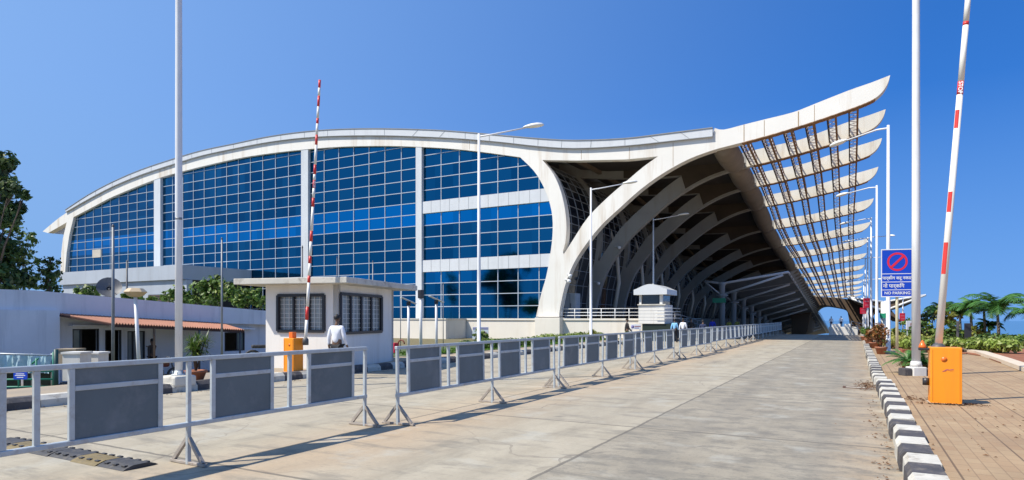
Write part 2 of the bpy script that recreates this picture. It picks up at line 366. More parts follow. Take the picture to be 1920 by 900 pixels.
def text(body, name, size, mat, parent, loc, rot, depth=.002, font=None, sx=1.0, spacing=1.0, bold=0.0):
    cu = bpy.data.curves.new(name, 'FONT'); cu.body = body; cu.size = size; cu.extrude = depth; cu.align_x = 'CENTER'; cu.align_y = 'CENTER'
    cu.space_character = spacing; cu.offset = bold
    cu.materials.append(mat); tmp = bpy.data.objects.new('tmp_text', cu); COL.objects.link(tmp); bpy.context.view_layer.update()
    me = bpy.data.meshes.new_from_object(tmp.evaluated_get(bpy.context.evaluated_depsgraph_get())); bpy.data.objects.remove(tmp); bpy.data.curves.remove(cu)
    o = bpy.data.objects.new(name, me); COL.objects.link(o); o.parent = parent; o.location = loc; o.rotation_euler = rot; o.scale = (sx, 1, 1)
    return o

# ================================================================== ground, roads, kerbs
def gz(X, Y):
    a = sstep(-17, -24, X)*(1-sstep(30, 40, Y))
    return .0-.95*a+drop(Y)
g = MB()
xs = [-3000, -900, -300, -150, -100, -80, -60, -45, -35, -30, -27, -24, -22.5, -21, -19, -17, -15.5, -13, -6, 0, 8, 20, 40, 80, 150, 250]
ys = [-3000, -900, -200, -60, -20, 0, 6, 12, 18, 24, 30, 33, 36, 40, 50, 60, 68, 75, 82, 90, 98, 106, 114, 122, 130, 138, 160, 220, 330]
vs = [Vector((x, y, gz(x, y)-.03)) for y in ys for x in xs]; n = len(xs)
g.add(vs, [(j*n+i, j*n+i+1, (j+1)*n+i+1, (j+1)*n+i) for j in range(len(ys)-1) for i in range(n-1)])
struct(g.build('ground', ground_mat))
sea = NT('sea_water'); sea.out((.03, .12, .2), .12)
struct(MB().add([(-15000, -15000, -48), (15000, -15000, -48), (15000, 15000, -48), (-15000, 15000, -48)], [(0, 1, 2, 3)]).build('sea', sea.m))
RY = [-25, -10, 0, 10, 20, 30, 40, 50, 60, 68, 72, 76, 80, 85, 90, 95, 100, 105, 110, 115, 120, 128, 136, 160]
def strip(x0, x1, zf, ys_=RY):
    m = MB(); vv = []
    for y in ys_: vv += [Vector((x0, y, zf(y))), Vector((x1, y, zf(y)))]
    return m.add(vv, [(2*i, 2*i+1, 2*i+3, 2*i+2) for i in range(len(ys_)-1)])
struct(strip(-13.0, .45, lambda y: drop(y)).build('road', road_mat))
struct(strip(.66, 30, lambda y: .15+drop(y), [-25, 0, 10, 20, 30, 40, 50, 60, 68, 76, 84]).build('paving', paving_mat))
pv = MB(); PY = [-25, -5, 5, 10, 15, 20, 25, 30, 36, 40, 44.5]
PX = [-13.15, -15.2, -16.6]
vv = [Vector((x, y, .15 if x > -16 else gz(x, y)-.2)) for y in PY for x in PX]
pv.add(vv, [(j*3+i, j*3+i+1, (j+1)*3+i+1, (j+1)*3+i) for j in range(len(PY)-1) for i in range(2)])
struct(pv.build('pavement', pavement_mat))
# forecourt slab under the office, darker
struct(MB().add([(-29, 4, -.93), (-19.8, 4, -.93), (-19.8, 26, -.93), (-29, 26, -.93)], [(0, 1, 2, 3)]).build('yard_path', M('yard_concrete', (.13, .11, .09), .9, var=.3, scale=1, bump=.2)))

def kerb_run(xc, w, h, y0, y1, step, face_in, seed, name, bare_after=None):
    rnd = random.Random(seed); m = MB(); y = y0; k = 0
    while y < y1:
        L = step*(1+rnd.uniform(-.06, .06)); dx = rnd.uniform(-.012, .012); dz = rnd.uniform(-.012, .012)+drop(y)
        gap = .012
        x0, x1 = xc-w/2+dx, xc+w/2+dx; ch = w*.28*face_in
        # trapezoid section: battered face on the road side
        sec = [(x0, -.05), (x1, -.05), (x1-(ch if face_in < 0 else 0)*-1*(-1), h) if False else (x1, h), (x0, h)]
        if face_in > 0: sec = [(x0, -.05), (x1, -.05), (x1, h), (x0+w*.14, h), (x0+.005, h*.75)]
        else: sec = [(x0, -.05), (x1, -.05), (x1-.01, h*.62), (x1-w*.30, h), (x0, h)]
        poly = [Vector((a, y+gap/2, b+dz)) for a, b in sec]
        mi = 2 if (bare_after and y > bare_after) else (k % 2)
        m.prism(poly, (rnd.uniform(-.01, .01), L-gap, 0), mi=mi); y += L; k += 1
    return struct(m.build(name, [kerb_white, kerb_black, kerb_bare]))
kerb_run(.56, .30, .21, 5.2, 16.4, .5, 1, 3, 'kerb', bare_after=None)
kerb_run(.50, .28, .18, 17.3, 84, .5, 1, 5, 'kerb', bare_after=40)
kerb_run(-13.0, .30, .20, -4, 46, .62, -1, 7, 'kerb')

# ================================================================== terminal building
Y0 = 44.0
K = [1.0, 1.01, 1.0, .95, .84, .745, .675, .60, .53, .475, .43, .39, .36, .33]
JX = [0, -.3, -.55, -.7, -.7, -.45, -.1, 0, .3, .4, .4, .4, .4, .4]
TX = [0, .04, .05, 0, -.2, -.36, -.42, -.55, -.7, -.75, -.8, -.8, -.8, -.8]
NR = 14
YR = [Y0+7.5*i for i in range(NR)]
XF, XJ, XT = -20.5, -7.3, 1.8
def W(i, p, dy=0):
    X, Z = p.x, p.z
    if X < XF: dx = 0
    elif X < XJ: dx = JX[i]*(X-XF)/(XJ-XF)
    else: t = (X-XJ)/(XT-XJ); dx = JX[i]*(1-t)+TX[i]*t
    return Vector((X+dx, YR[i]+dy, 1.6+(Z-1.6)*K[i]))
P = lambda l: [py_(x, y, Y0) for x, y in l]
def smooth_poly(l, n=3):           # Catmull-Rom through pixel points
    out = []
    for i in range(len(l)-1):
        p0 = l[max(i-1, 0)]; p1 = l[i]; p2 = l[i+1]; p3 = l[min(i+2, len(l)-1)]
        for k in range(n):
            t = k/n; out.append(tuple(.5*((2*p1[j])+(-p0[j]+p2[j])*t+(2*p0[j]-5*p1[j]+4*p2[j]-p3[j])*t*t+(-p0[j]+3*p1[j]-3*p2[j]+p3[j])*t**3) for j in (0, 1)))
    return out+[l[-1]]
left_arc_l = smooth_poly([(975, 294.7), (1000.7, 320), (1017, 346), (1028.7, 374), (1035.7, 406.7), (1035.7, 444), (1031, 481), (1024, 518.7), (1014.7, 551), (1005, 594)])
low = smooth_poly([(1048, 594), (1050.5, 575), (1059, 537), (1075, 495), (1098.7, 458), (1126.7, 423), (1164, 388), (1201, 355), (1243, 325), (1290, 299), (1336.6, 281.5), (1372, 272), (1433, 256), (1487, 240), (1540, 223), (1600, 202), (1630, 190), (1645, 181), (1657, 169), (1665, 155), (1669, 141)])
blade_top = smooth_poly([(1669, 141), (1633, 155), (1590, 170), (1527, 195), (1487, 210.5), (1433, 224), (1393, 234), (1357, 243), (1340, 240)])
beam_top = smooth_poly([(1336.6, 257), (1266.6, 265), (1173, 275), (1079, 279.5), (1010, 275.6), (942, 268), (874, 262), (800, 258), (723, 255.5), (640, 256), (573, 259.5), (506.7, 267.5), (440, 280), (380, 293), (326.7, 309), (266, 329), (213, 351), (167, 375), (123, 400), (100, 417), (80, 434)])
beam_low = smooth_poly([(138, 407), (180, 385), (213, 368), (286.7, 338), (340, 321.7), (440, 298), (506.7, 287.5), (563, 281), (640, 275), (723, 273.5), (792, 275.6), (842, 278.5), (896.7, 284), (975, 294.7)])
hole = [(1017, 300), (1080, 301), (1173, 299), (1234, 293)]+smooth_poly([(1234, 293), (1206, 313), (1173, 341), (1140.6, 369), (1103, 406.7), (1075, 448.6), (1059.5, 473)])[1:]+[(1057, 477), (1055, 473)]+smooth_poly([(1060, 455), (1062, 430), (1060, 397), (1052, 360), (1038, 327), (1017, 300)])[:-1]
term = thing('airport_terminal', 'long white airport terminal with sweeping curved roof, blue mirror glass front and open ribbed overhang', 'building', (-45, Y0, 0))
# first frame, the whole front
outer = left_arc_l+low[:]+blade_top[1:]+beam_top+[(90, 437), (125, 417), (118, 446.7), (115, 473), (113, 512), (121.7, 512), (125, 473), (130, 440)]+beam_low[:-1]
fr = MB(); fr.prism(P(outer), (0, .7, 0), hole=P(hole)); fr.build('front_frame', frame_white, term)
# other ribs
top_part = [q for q in beam_top if q[0] >= 975]+[(975, 271.5)]
outer2 = left_arc_l+low+blade_top[1:]+top_part
o2, h2 = P(outer2), P(hole)
def cut_x(poly, x, keep_left):
    out = []; ins = (lambda p: p.x <= x) if keep_left else (lambda p: p.x >= x)
    for i, p in enumerate(poly):
        q = poly[(i+1) % len(poly)]
        if ins(p): out.append(p)
        if ins(p) != ins(q): out.append(p.lerp(q, (x-p.x)/(q.x-p.x)))
    return out
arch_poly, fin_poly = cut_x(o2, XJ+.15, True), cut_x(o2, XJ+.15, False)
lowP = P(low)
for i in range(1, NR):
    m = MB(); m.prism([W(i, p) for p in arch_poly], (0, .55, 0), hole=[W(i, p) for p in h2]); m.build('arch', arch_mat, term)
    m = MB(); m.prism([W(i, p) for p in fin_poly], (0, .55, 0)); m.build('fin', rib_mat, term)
XTB = py_(1643, 181, Y0).x; fl = [p for p in lowP if XJ+.2 <= p.x <= XTB]
for i in range(NR):
    m = MB()
    for a, b in zip(fl, fl[1:]): m.bar(W(i, a, .27)-Vector((0, 0, .035)), W(i, b, .27)-Vector((0, 0, .02)), .60, .05)
    m.build('fin_edge', bpy.data.materials['rusted_girder'], term)
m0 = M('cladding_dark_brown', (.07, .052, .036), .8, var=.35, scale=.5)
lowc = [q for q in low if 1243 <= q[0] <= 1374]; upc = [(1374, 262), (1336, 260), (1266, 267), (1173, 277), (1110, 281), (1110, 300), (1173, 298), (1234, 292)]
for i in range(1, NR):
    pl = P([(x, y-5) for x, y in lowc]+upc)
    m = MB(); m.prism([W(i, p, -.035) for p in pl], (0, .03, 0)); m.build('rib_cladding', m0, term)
    c_ = W(i, Vector((-19.6, 0, 1.6)), 3.8); m = MB(); m.tube([c_, c_+Vector((.55, 0, 3.2*K[i])), c_+Vector((.35, 0, 6.0*K[i])), c_+Vector((-.6, 0, 9*K[i]))], [.20, .18, .16, .13], 8); m.build('pipe_column', rib_mat, term)
for (x, y0, y1, w) in ((1395, 233.5, 265, .05), (1433, 225.5, 255, .035), (1497, 209, 236, .06), (1527, 197, 227, .03), (1262, 268, 312, .03), (1180, 276, 298, .03), (1090, 282, 299, .03), (880, 264, 280, .03)):
    m = MB(); a = py_(x, y0, Y0-.004); b = py_(x, y1, Y0-.004); m.bar(a, b, w, .006); m.build('frame_joint', M('rust_run', (.36, .25, .14), .8) if 'rust_run' not in bpy.data.materials else bpy.data.materials['rust_run'], term)
# roof sheet, lofted over the frames
sheet_top = smooth_poly([(1337, 241), (1243, 252.7), (1173, 261), (1080, 264.5), (1010.6, 261), (942, 255), (874, 249), (815, 245), (723, 242.3), (640, 243.3), (573, 248), (506.7, 257), (440, 270.7), (380, 283.3), (326.7, 299), (266.7, 319), (213, 342), (166.7, 366.7), (125, 394)])
sheet_bot = smooth_poly([(1337, 257), (1266.6, 264.5), (1173, 274.5), (1079, 279), (1010, 275), (942, 267.5), (874, 261.5), (800, 257.5), (723, 255), (640, 255.5), (573, 259), (506.7, 267), (440, 279.5), (380, 292.5), (326.7, 308.5), (266, 328.5), (213, 350.5), (167, 374.5), (125, 398.5)])
nt = min(len(sheet_top), len(sheet_bot)); T = P(sheet_top[:nt]); B = P(sheet_bot[:nt])
m = MB(); vv = []
for i in range(NR):
    dy = -.15 if i == 0 else 0
    vv += [W(i, p, dy) for p in T]+[W(i, p, dy) for p in B]
L2 = 2*nt; fs = []
for i in range(NR-1):
    for k in range(nt-1):
        a = i*L2+k; b = (i+1)*L2+k
        fs.append((a, a+1, b+1, b)); fs.append((a+nt, b+nt, b+nt+1, a+nt+1))
    fs.append((i*L2, (i+1)*L2, (i+1)*L2+nt, i*L2+nt)); fs.append((i*L2+nt-1, i*L2+L2-1, (i+1)*L2+L2-1, (i+1)*L2+nt-1))
for k in range(nt-1):
    fs.append((k, k+nt, k+nt+1, k+1)); q = (NR-1)*L2+k; fs.append((q, q+1, q+nt+1, q+nt))
m.add(vv, fs, 0)
roof = m.build('roof', panel_white, term)
sm_ = MB()
for k in range(0, nt-1, 2):
    a = T[k]+Vector((0, -.152, 0)); b = B[k]+Vector((0, -.152, 0)); sm_.bar(a, b, .025)
for k in range(nt-1): sm_.bar(T[k]+Vector((0, -.17, .02)), T[k+1]+Vector((0, -.17, .02)), .06)
for k in range(nt-1): sm_.bar(B[k]+Vector((0, -.17, -.0)), B[k+1]+Vector((0, -.17, -.0)), .045)
sm_.build('roof_flashing', M('flashing_grey', (.25, .26, .27), .5), roof)
# ceiling slab under the overhang (dark), between the hall glass and the edge beam
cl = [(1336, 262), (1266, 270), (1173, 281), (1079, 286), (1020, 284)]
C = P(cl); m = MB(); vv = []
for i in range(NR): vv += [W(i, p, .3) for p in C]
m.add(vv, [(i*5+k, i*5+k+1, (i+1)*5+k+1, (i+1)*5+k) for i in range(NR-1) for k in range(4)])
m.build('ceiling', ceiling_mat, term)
pu = MB()
for q in [(1060, 289)]:
    p = py_(q[0], q[1], Y0)
    for i in range(NR-1): pu.bar(W(i, p, .5), W(i+1, p, 0), .28, .34)
pu.build('purlin', M('purlin_concrete', (.15, .115, .08), .8, var=.25, scale=1), term, )
# rounded longitudinal edge beam
JP = py_(1352, 268, Y0)
eb = MB()
for i in range(NR-1):
    a = W(i, JP, .6); b = W(i+1, JP, 0); dd = (b-a)
    pts = [a+dd*t for t in (0, .07, .2, .5, .8, .93, 1)]
    s_ = .5+.5*K[i]
    eb.tube(pts, [.55*s_, .72*s_, .82*s_, .86*s_, .82*s_, .72*s_, .55*s_], 14)
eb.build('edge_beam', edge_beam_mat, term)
# lattice girders through the open ribs
low3 = P(low)
def zlow(X):
    for a, b in zip(low3, low3[1:]):
        if a.x <= X <= b.x: return a.z+(b.z-a.z)*(X-a.x)/(b.x-a.x)
    return low3[-1].z
for gx in (1391, 1432, 1474, 1516, 1558, 1600):
    X = py_(gx, 300, Y0).x
    m = MB()
    for i in range(NR-1):
        z0 = zlow(X)+.10; c = [Vector((X+dx, 0, zlow(X)+dz)) for dx, dz in ((-.24, .12), (.24, .12), (-.24, .62), (.24, .62))]
        A = [W(i, p, .5) for p in c]; Bq = [W(i+1, p, .02) for p in c]
        for k in range(4): m.bar(A[k], Bq[k], .085 if k != 1 else .12, mi=2 if k in (0, 2) else 0)
        nz = 14
        for k in range(nz):
            t0, t1 = k/nz, (k+1)/nz
            for (p, q) in ((0, 1), (0, 2), (1, 3)):
                if k % 2: p, q = q, p
                m.bar(A[p].lerp(Bq[p], t0), A[q].lerp(Bq[q], t1), .036, mi=1)
    m.build('girder', [rust, lattice_mat, girder_dark], term)
# glass hall wall under the overhang (extruded left arc), with its own mullions
arcr = [(1017, 300), (1038, 327), (1052, 360), (1060, 397), (1061, 430), (1056, 474), (1042, 530), (1036, 594)]
A_ = P(smooth_poly(arcr, 2)); m = MB(); vv = []; na = len(A_)
for i in range(NR): vv += [W(i, p, .35)-Vector((.35, 0, 0)) for p in A_]
m.add(vv, [(i*na+k, i*na+k+1, (i+1)*na+k+1, (i+1)*na+k) for i in range(NR-1) for k in range(na-1)], smooth=True)
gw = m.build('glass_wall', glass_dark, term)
m = MB()
for k in range(0, na-1):
    for i in range(NR-1): m.bar(W(i, A_[k], .35)-Vector((.33, 0, 0)), W(i+1, A_[k], .35)-Vector((.33, 0, 0)), .045)
for i in range(NR-1):
    for s in range(1, 5):
        for k in range(na-1):
            a = W(i, A_[k], .35).lerp(W(i+1, A_[k], .35), s/5); b = W(i, A_[k+1], .35).lerp(W(i+1, A_[k+1], .35), s/5)
            m.bar(a-Vector((.33, 0, 0)), b-Vector((.33, 0, 0)), .05)
m.build('mullion', M('mullion_dull', (.28, .30, .32), .5), gw)
# front curtain walls
soff = beam_low[:]
def soffit_y(x):
    for a, b in zip(beam_low, beam_low[1:]):
        if a[0] <= x <= b[0]: return a[1]+(b[1]-a[1])*(x-a[0])/(b[0]-a[0])
    return beam_low[-1][1]
GY = Y0+.35
def slab_clip(poly, z0=None, z1=None, x0=None, x1=None):      # Sutherland-Hodgman on X/Z
    def clip(pl, inside, cut):
        out = []
        for i, p in enumerate(pl):
            q = pl[(i+1) % len(pl)]
            if inside(p): out.append(p)
            if inside(p) != inside(q): out.append(cut(p, q))
        return out
    def cz(z): return lambda p, q: p.lerp(q, (z-p.z)/(q.z-p.z))
    def cx(x): return lambda p, q: p.lerp(q, (x-p.x)/(q.x-p.x))
    if z0 is not None: poly = clip(poly, lambda p: p.z >= z0, cz(z0))
    if z1 is not None and poly: poly = clip(poly, lambda p: p.z <= z1, cz(z1))
    if x0 is not None and poly: poly = clip(poly, lambda p: p.x >= x0, cx(x0))
    if x1 is not None and poly: poly = clip(poly, lambda p: p.x <= x1, cx(x1))
    return poly
whole = [p for p in P([(118, 620), (119, 512), (122, 473), (127, 440), (134, 410)]+beam_low+left_arc_l[1:])]
whole = [Vector((p.x, GY, p.z)) for p in whole]+[Vector((py_(1005, 594, Y0).x, GY, 1.6))]
whole[0].z = 1.6
PIL = [(-71.6, -70.2), (-48.6, -46.7), (-33.7, -32.75)]
PIL = [(py_(288, 450, Y0).x, py_(300, 450, Y0).x), (py_(564, 450, Y0).x, py_(577, 450, Y0).x), (py_(779, 450, Y0).x, py_(790, 450, Y0).x)]
Zs = [1.6, 5.61, 6.62, 10.68, 11.7, 30]
secs = [(None, PIL[0][0], 6.3, None), (PIL[0][1], PIL[1][0], 1.6, None), (PIL[1][1], PIL[2][0], 1.6, None),
        (PIL[2][1], None, 1.6, 5.61), (PIL[2][1], None, 6.62, 10.68), (PIL[2][1], None, 11.7, None)]
def scan(poly, z=None, x=None):      # interval of polygon at constant z or x
    hits = []
    for i, p in enumerate(poly):
        q = poly[(i+1) % len(poly)]
        a, b, v = (p.z, q.z, z) if z is not None else (p.x, q.x, x)
        if (a-v)*(b-v) < 0: t = (v-a)/(b-a); c = p.lerp(q, t); hits.append(c.x if z is not None else c.z)
    return (min(hits), max(hits)) if len(hits) >= 2 else None
for si, (x0, x1, z0, z1) in enumerate(secs):
    poly = slab_clip(whole, z0, z1, x0, x1)
    m = MB(); m.prism(poly, (0, .08, 0)); w_ = m.build('window', glass_blue, term)
    m = MB(); fy = GY-.03
    xs0 = x0 if x0 is not None else min(p.x for p in poly); xs1 = x1 if x1 is not None else max(p.x for p in poly)
    k = 1
    start = xs0 if x0 is not None else xs1
    step = 1.865 if x0 is not None else -1.865
    x = start+step
    while (xs0+.15) < x < (xs1-.15):
        r = scan(poly, x=x)
        if r: m.bar((x, fy, r[0]), (x, fy, r[1]), .06, .06)
        x += step
    zz = z0+1.01
    while zz < 22:
        if z1 and zz > z1-.3: break
        r = scan(poly, z=zz)
        if r and r[1]-r[0] > .3: m.bar((r[0], fy-.015, zz), (r[1], fy-.015, zz), .042, .06)
        zz += 1.01
    m.build('mullion', mullion_mat, w_)
for (a, b) in PIL:
    r = scan(whole, x=(a+b)/2); m = MB(); m.box((a, Y0+.03, 1.62), (b, GY+.1, r[1]+.25)); m.build('pillar', panel_white, term)
for (z0, z1) in ((5.61, 6.62), (10.68, 11.7)):
    poly = slab_clip(whole, z0, z1, PIL[2][1], None); poly = [Vector((p.x, Y0+.12, p.z)) for p in poly]
    m = MB(); m.prism(poly, (0, .5, 0)); sp = m.build('spandrel', panel_white, term)
    x = PIL[2][1]+.95
    while x < max(p.x for p in poly)-.3: m = MB(); m.bar((x, Y0+.116, z0+.01), (x, Y0+.116, z1-.01), .025, .012); m.build('panel_joint', joint_grey, sp); x += .95
# one open vent pane in the left bay, with pale board
vp = py_(177, 475, Y0); m = MB(); m.box((vp.x-.9, GY-.12, vp.z-.5), (vp.x+.95, GY-.06, vp.z+.5)); m.build('window_board', M('pale_board', (.55, .50, .42), .7), term)
# plinth and foot pier
m = MB(); m.box((-100, Y0+.2, -.5), (-13.4, Y0+.75, 1.58)); m.box((-100, Y0+.12, 1.46), (-13.4, Y0+.2, 1.6)); m.build('plinth', plinth_mat, term)
a = py_(1002, 600, Y0-.5).x; b = py_(1049, 600, Y0-.5).x
m = MB(); m.bbox((a, Y0-.45, -.4), (b, Y0+.9, 1.66), .03); m.build('pier', plinth_mat, term)
# protruding pale service block in front of the plinth
c0, c1 = py_(722, 600, 41.5), py_(840, 600, 41.5)
m = MB(); m.box((-37, 41.2, -.4), (c1.x, Y0+.1, 1.52)); m.box((-37.05, 41.13, 1.52), (c1.x+.06, Y0+.1, 1.6)); m.build('service_block', plinth_mat, term)
# forecourt platform
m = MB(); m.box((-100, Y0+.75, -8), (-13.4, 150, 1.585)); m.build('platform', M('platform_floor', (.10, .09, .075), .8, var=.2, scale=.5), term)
m = MB(); m.box((-30, 143.6, 1.5), (-7.5, 144.2, 6.5)); m.build('added_dark_end_screen', dark_mat, term)  # dark screen added to block light at the far end
# body behind the glass: side and back walls keep the hall dark
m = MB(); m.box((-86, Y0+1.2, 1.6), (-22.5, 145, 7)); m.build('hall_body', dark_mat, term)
# left louvred overhang (short slats)
m = MB()
for k in range(9):
    t = k/8; p = py_(92+t*32, 435-t*16, Y0); m.bar(p+Vector((0, .7, 0)), p+Vector((0, 14, 0)), .12, .25)
for k in range(5): m.bar(py_(88, 434, Y0)+Vector((0, 1+k*3, .05)), py_(128, 412, Y0)+Vector((0, 1+k*3, .05)), .12, .2)
m.build('overhang_slats', panel_white, term)
# podium in front of the left bays
PYF = 36.6; xl = py_(112, 520, PYF).x; xr = py_(341, 520, PYF).x
m = MB(); m.box((xl, PYF, 5.25), (xr, Y0+.3, 6.6)); m.build('podium', grey_wall, term)
m = MB(); m.box((xl+.1, PYF+.25, -.9), (xr-.6, Y0, 5.245)); bw = m.build('podium_wall', grey_wall, term)
m = MB(); x = xl+2.0
k = 0
while x < xr-4:
    m2 = MB(); m2.box((x, PYF+.18, 1.4), (x+3.4, PYF+.24, 3.9)); w_ = m2.build('louvre_window', frame_dark, bw)
    m3 = MB()
    for j in range(16): m3.box((x+.05, PYF+.12, 1.5+j*.15), (x+3.35, PYF+.18, 1.57+j*.15))
    m3.build('louvre', louver_mat, bw)
    x += 4.6
# black slab standing in for the shade below the podium's right side
m = MB(); m.box((xr-.58, PYF+1.2, -.9), (xr-.3, Y0-.2, 5.2)); m.build('recess_shade', dark_mat, term)
m = MB(); m.box((xr-.3, PYF+.3, -.9), (xr+.25, PYF+.9, 5.2)); m.build('podium_column', grey_wall, term)
# cctv cameras and floodlights on ribs
for (x, y, Y) in ((1069, 517, 43.8), (1067, 527, 43.7), (1161, 464, 51), (1122, 531, 51), (1166, 485, 59)):
    m = MB(); p = py_(x, y, Y); m.lathe([(.02, .12), (.12, .1), (.16, 0), (.12, -.12), (.02, -.17)], p, 10); m.bar(p+Vector((0, 0, .1)), p+Vector((-.5, .3, .15)), .05); m.build('floodlight', steel_white, term)
# service cabinet standing behind the railing
t_ = thing('service_cabinet', 'grey metal cabinet behind the platform railing beside the big white pier', 'cabinet', py_(1076, 597, 46)-Vector((0, 0, .02)))
a = py_(1058, 597, 46); b = py_(1079, 597, 46)
m = MB(); m.bbox((a.x, 46, 1.6), (b.x, 47, 3.6), .02); m.build('cabinet_body', M('cabinet_grey', (.38, .42, .46), .4), t_)
m = MB(); m.box(((a.x+b.x)/2-.01, 45.985, 1.68), ((a.x+b.x)/2+.01, 45.998, 3.52)); m.bar(((a.x+b.x)/2+.08, 45.97, 2.4), ((a.x+b.x)/2+.08, 45.97, 2.8), .03); m.build('door_seam', frame_dark, t_)

# platform railing
rl = thing('railing', 'white pipe railing with three rails along the platform edge beside the pier', 'railing', py_(1130, 597, Y0+.4))
xa, xb = py_(1053, 597, Y0+.4).x, py_(1206, 597, Y0+.4).x
m = MB()
for z in (1.82, 2.05, 2.32): m.tube([(xa, Y0+.45, z), (xb, Y0+.45, z)], .028, 8)
m.build('rail', steel_white, rl)
x = xa
while x <= xb+.05:
    m = MB(); m.tube([(x, Y0+.45, 1.59), (x, Y0+.45, 2.32)], .03, 8); m.build('post', steel_white, rl); x += (xb-xa)/6
# side stair railing, further right
rl = thing('stair_railing', 'dark pipe railing of the ramp running back beside the kiosk', 'railing', (-13.2, 50, .6))
m = MB()
for z in (1.0, 1.35, 1.7): m.tube([(-12.6, 46, z+.6), (-12.6, 60, z-.4)], .03, 8)
for k in range(8): m.tube([(-12.6, 46+2*k, -.01), (-12.6, 46+2*k, 2.3-k*.143)], .03, 8)
m.build('rail', M('dull_railing', (.3, .3, .31), .5), rl)

# ================================================================== forecourt canopies
def cz(Y): return -.083*(Y-69.5)
can = thing('forecourt_canopy', 'grey steel canopy on a row of round columns in the shade of the terminal roof', 'canopy', (-10, 69.5, 0))
m = MB()
def canrow(Y): 
    d = cz(Y); return [Vector((-14.3, Y, 5.6+d)), Vector((-12.5, Y, 5.35+d)), Vector((-6.0, Y, 6.35+d)), Vector((-6.0, Y, 6.2+d)), Vector((-12.5, Y, 5.2+d)), Vector((-14.3, Y, 5.5+d))]
cy = [69.5+7*i for i in range(15)]; vv = []
for y in cy: vv += canrow(y)
m.add(vv, [(i*6+k, i*6+(k+1) % 6, (i+1)*6+(k+1) % 6, (i+1)*6+k) for i in range(14) for k in range(6)]+[(5, 4, 3, 2, 1, 0)])
m.build('canopy_roof', M('canopy_sheet', (.16, .16, .17), .55, var=.2), can)
for i in range(14):
    Y = 69.5+7.2*i; d = cz(Y)
    if Y > 150: break
    if i < 8:
        gd = drop(Y); m = MB(); m.lathe([(.30, gd-.1), (.30, 5.05+d), (.42, 5.2+d), (.42, 5.45+d)], (-12.5, Y, 0), 16)
        m.lathe([(.36, 3.95+d), (.62, 4.0+d), (.62, 4.1+d), (.36, 4.15+d)], (-12.5, Y, 0), 14)
        m.build('column', M('column_grey', (.36, .38, .40), .45, var=.1) if i == 0 else bpy.data.materials['column_grey'], can)
    m = MB()
    m.tube([(-14.3, Y-.1, 5.6+d), (-12.5, Y-.1, 5.3+d), (-6.0, Y-.1, 6.3+d)], .13, 8)
    m.tube([(-12.5, Y-.12, 4.1+d), (-6.5, Y-.12, 6.0+d)], .12, 8)
    m.tube([(-14.2, Y-.1, 5.5+d), (-12.6, Y-.1, 4.1+d)], .07, 8)
    m.build('canopy_arm', M('canopy_arm_grey', (.62, .62, .63), .45, var=.1) if i == 0 else bpy.data.materials['canopy_arm_grey'], can)
m = MB(); Y = 69.6
while Y < 168:
    d = cz(Y); m.prism([(-6.0, Y, 6.32+d), (-5.2, Y+.2, 6.55+d), (-5.95, Y+1.5, 6.0+d)], (0, .04, -.03)); Y += 2.2
m.build('edge_louvre', M('louvre_grey', (.38, .38, .38), .5), can)
m = MB(); m.tube([(-6.0, 69.4, 6.25), (-6.0, 167, 6.25+cz(167))], .11, 8); m.build('edge_rail', bpy.data.materials['canopy_arm_grey'], can)
# green direction sign on the first column
t_ = thing('direction_sign', 'small green direction sign on the first canopy column', 'sign', (-12.5, 69, 0))
p = pf(1353, 563, 66.9); m = MB(); m.bbox((p.x-.85, p.y-.5, p.z-.28), (p.x+.5, p.y-.42, p.z+.22), .02); m.build('sign_panel', sign_green, t_)

# arched brown portal roof and butterfly canopy beyond the crest
ar = thing('road_portal', 'brown arched portal roof crossing the road beyond the crest', 'canopy', (0, 112, drop(112)))
pts = smooth_poly([(1484, 572), (1500, 561), (1520, 556), (1545, 557), (1590, 561), (1625, 573), (1640, 600)], 3)+smooth_poly([(1640, 628), (1600, 628), (1592, 600), (1586, 581), (1560, 574), (1540, 572), (1526, 578), (1518, 592), (1510, 628), (1484, 628)], 3)
m = MB(); m.prism([py_(x, y, 112) for x, y in pts], (0, 20, 0)); m.build('portal_shell', M('portal_brown', (.10, .065, .04), .7, var=.25, scale=.6), ar)
bf = thing('butterfly_canopy', 'brown butterfly canopy with white edge pipes on a white column, behind the parking sign', 'canopy', (3.7, 108, drop(108)))
Yb = 106
for (tx, ty, nm) in ((1588, 557, 'left'), (1736, 553, 'right')):
    a = py_(1658, 583, Yb); b = py_(tx, ty, Yb); c = py_(1658+(tx-1658)*.42, 604, Yb); up = py_(1658, 566, Yb)
    m = MB(); cur = [a.lerp(b, t)+Vector((0, 0, -.5*math.sin(t*math.pi))) for t in (0, .25, .5, .75, 1)]
    m.prism([up]+[up.lerp(b, .5), b]+cur[::-1][1:]+[c] if nm == 'right' else [up, up.lerp(b, .5), b]+cur[::-1][1:-1]+[c], (0, 26, 0))
    m.build('canopy_wing', bpy.data.materials['portal_brown'], bf)
    m = MB(); m.tube([a-Vector((0, .1, 0)), b-Vector((0, .1, 0))], .16, 8); m.tube([up-Vector((0, .1, 0)), b-Vector((0, .1, 0))], .14, 8); m.build('edge_pipe', steel_white, bf)
a = py_(1658, 566, Yb); m = MB(); m.lathe([(.45, drop(Yb)-.1), (.45, a.z)], (a.x, Yb-.1, 0), 14); m.build('column', steel_white, bf)
t_ = thing('direction_sign', 'small green direction sign on the white butterfly canopy column', 'sign', (a.x, Yb-1, 0))
p = py_(1657, 592, Yb-1); m = MB(); m.bbox((p.x-.5, p.y, p.z-.35), (p.x+.5, p.y+.08, p.z+.35), .02); m.build('sign_panel', sign_green, t_)
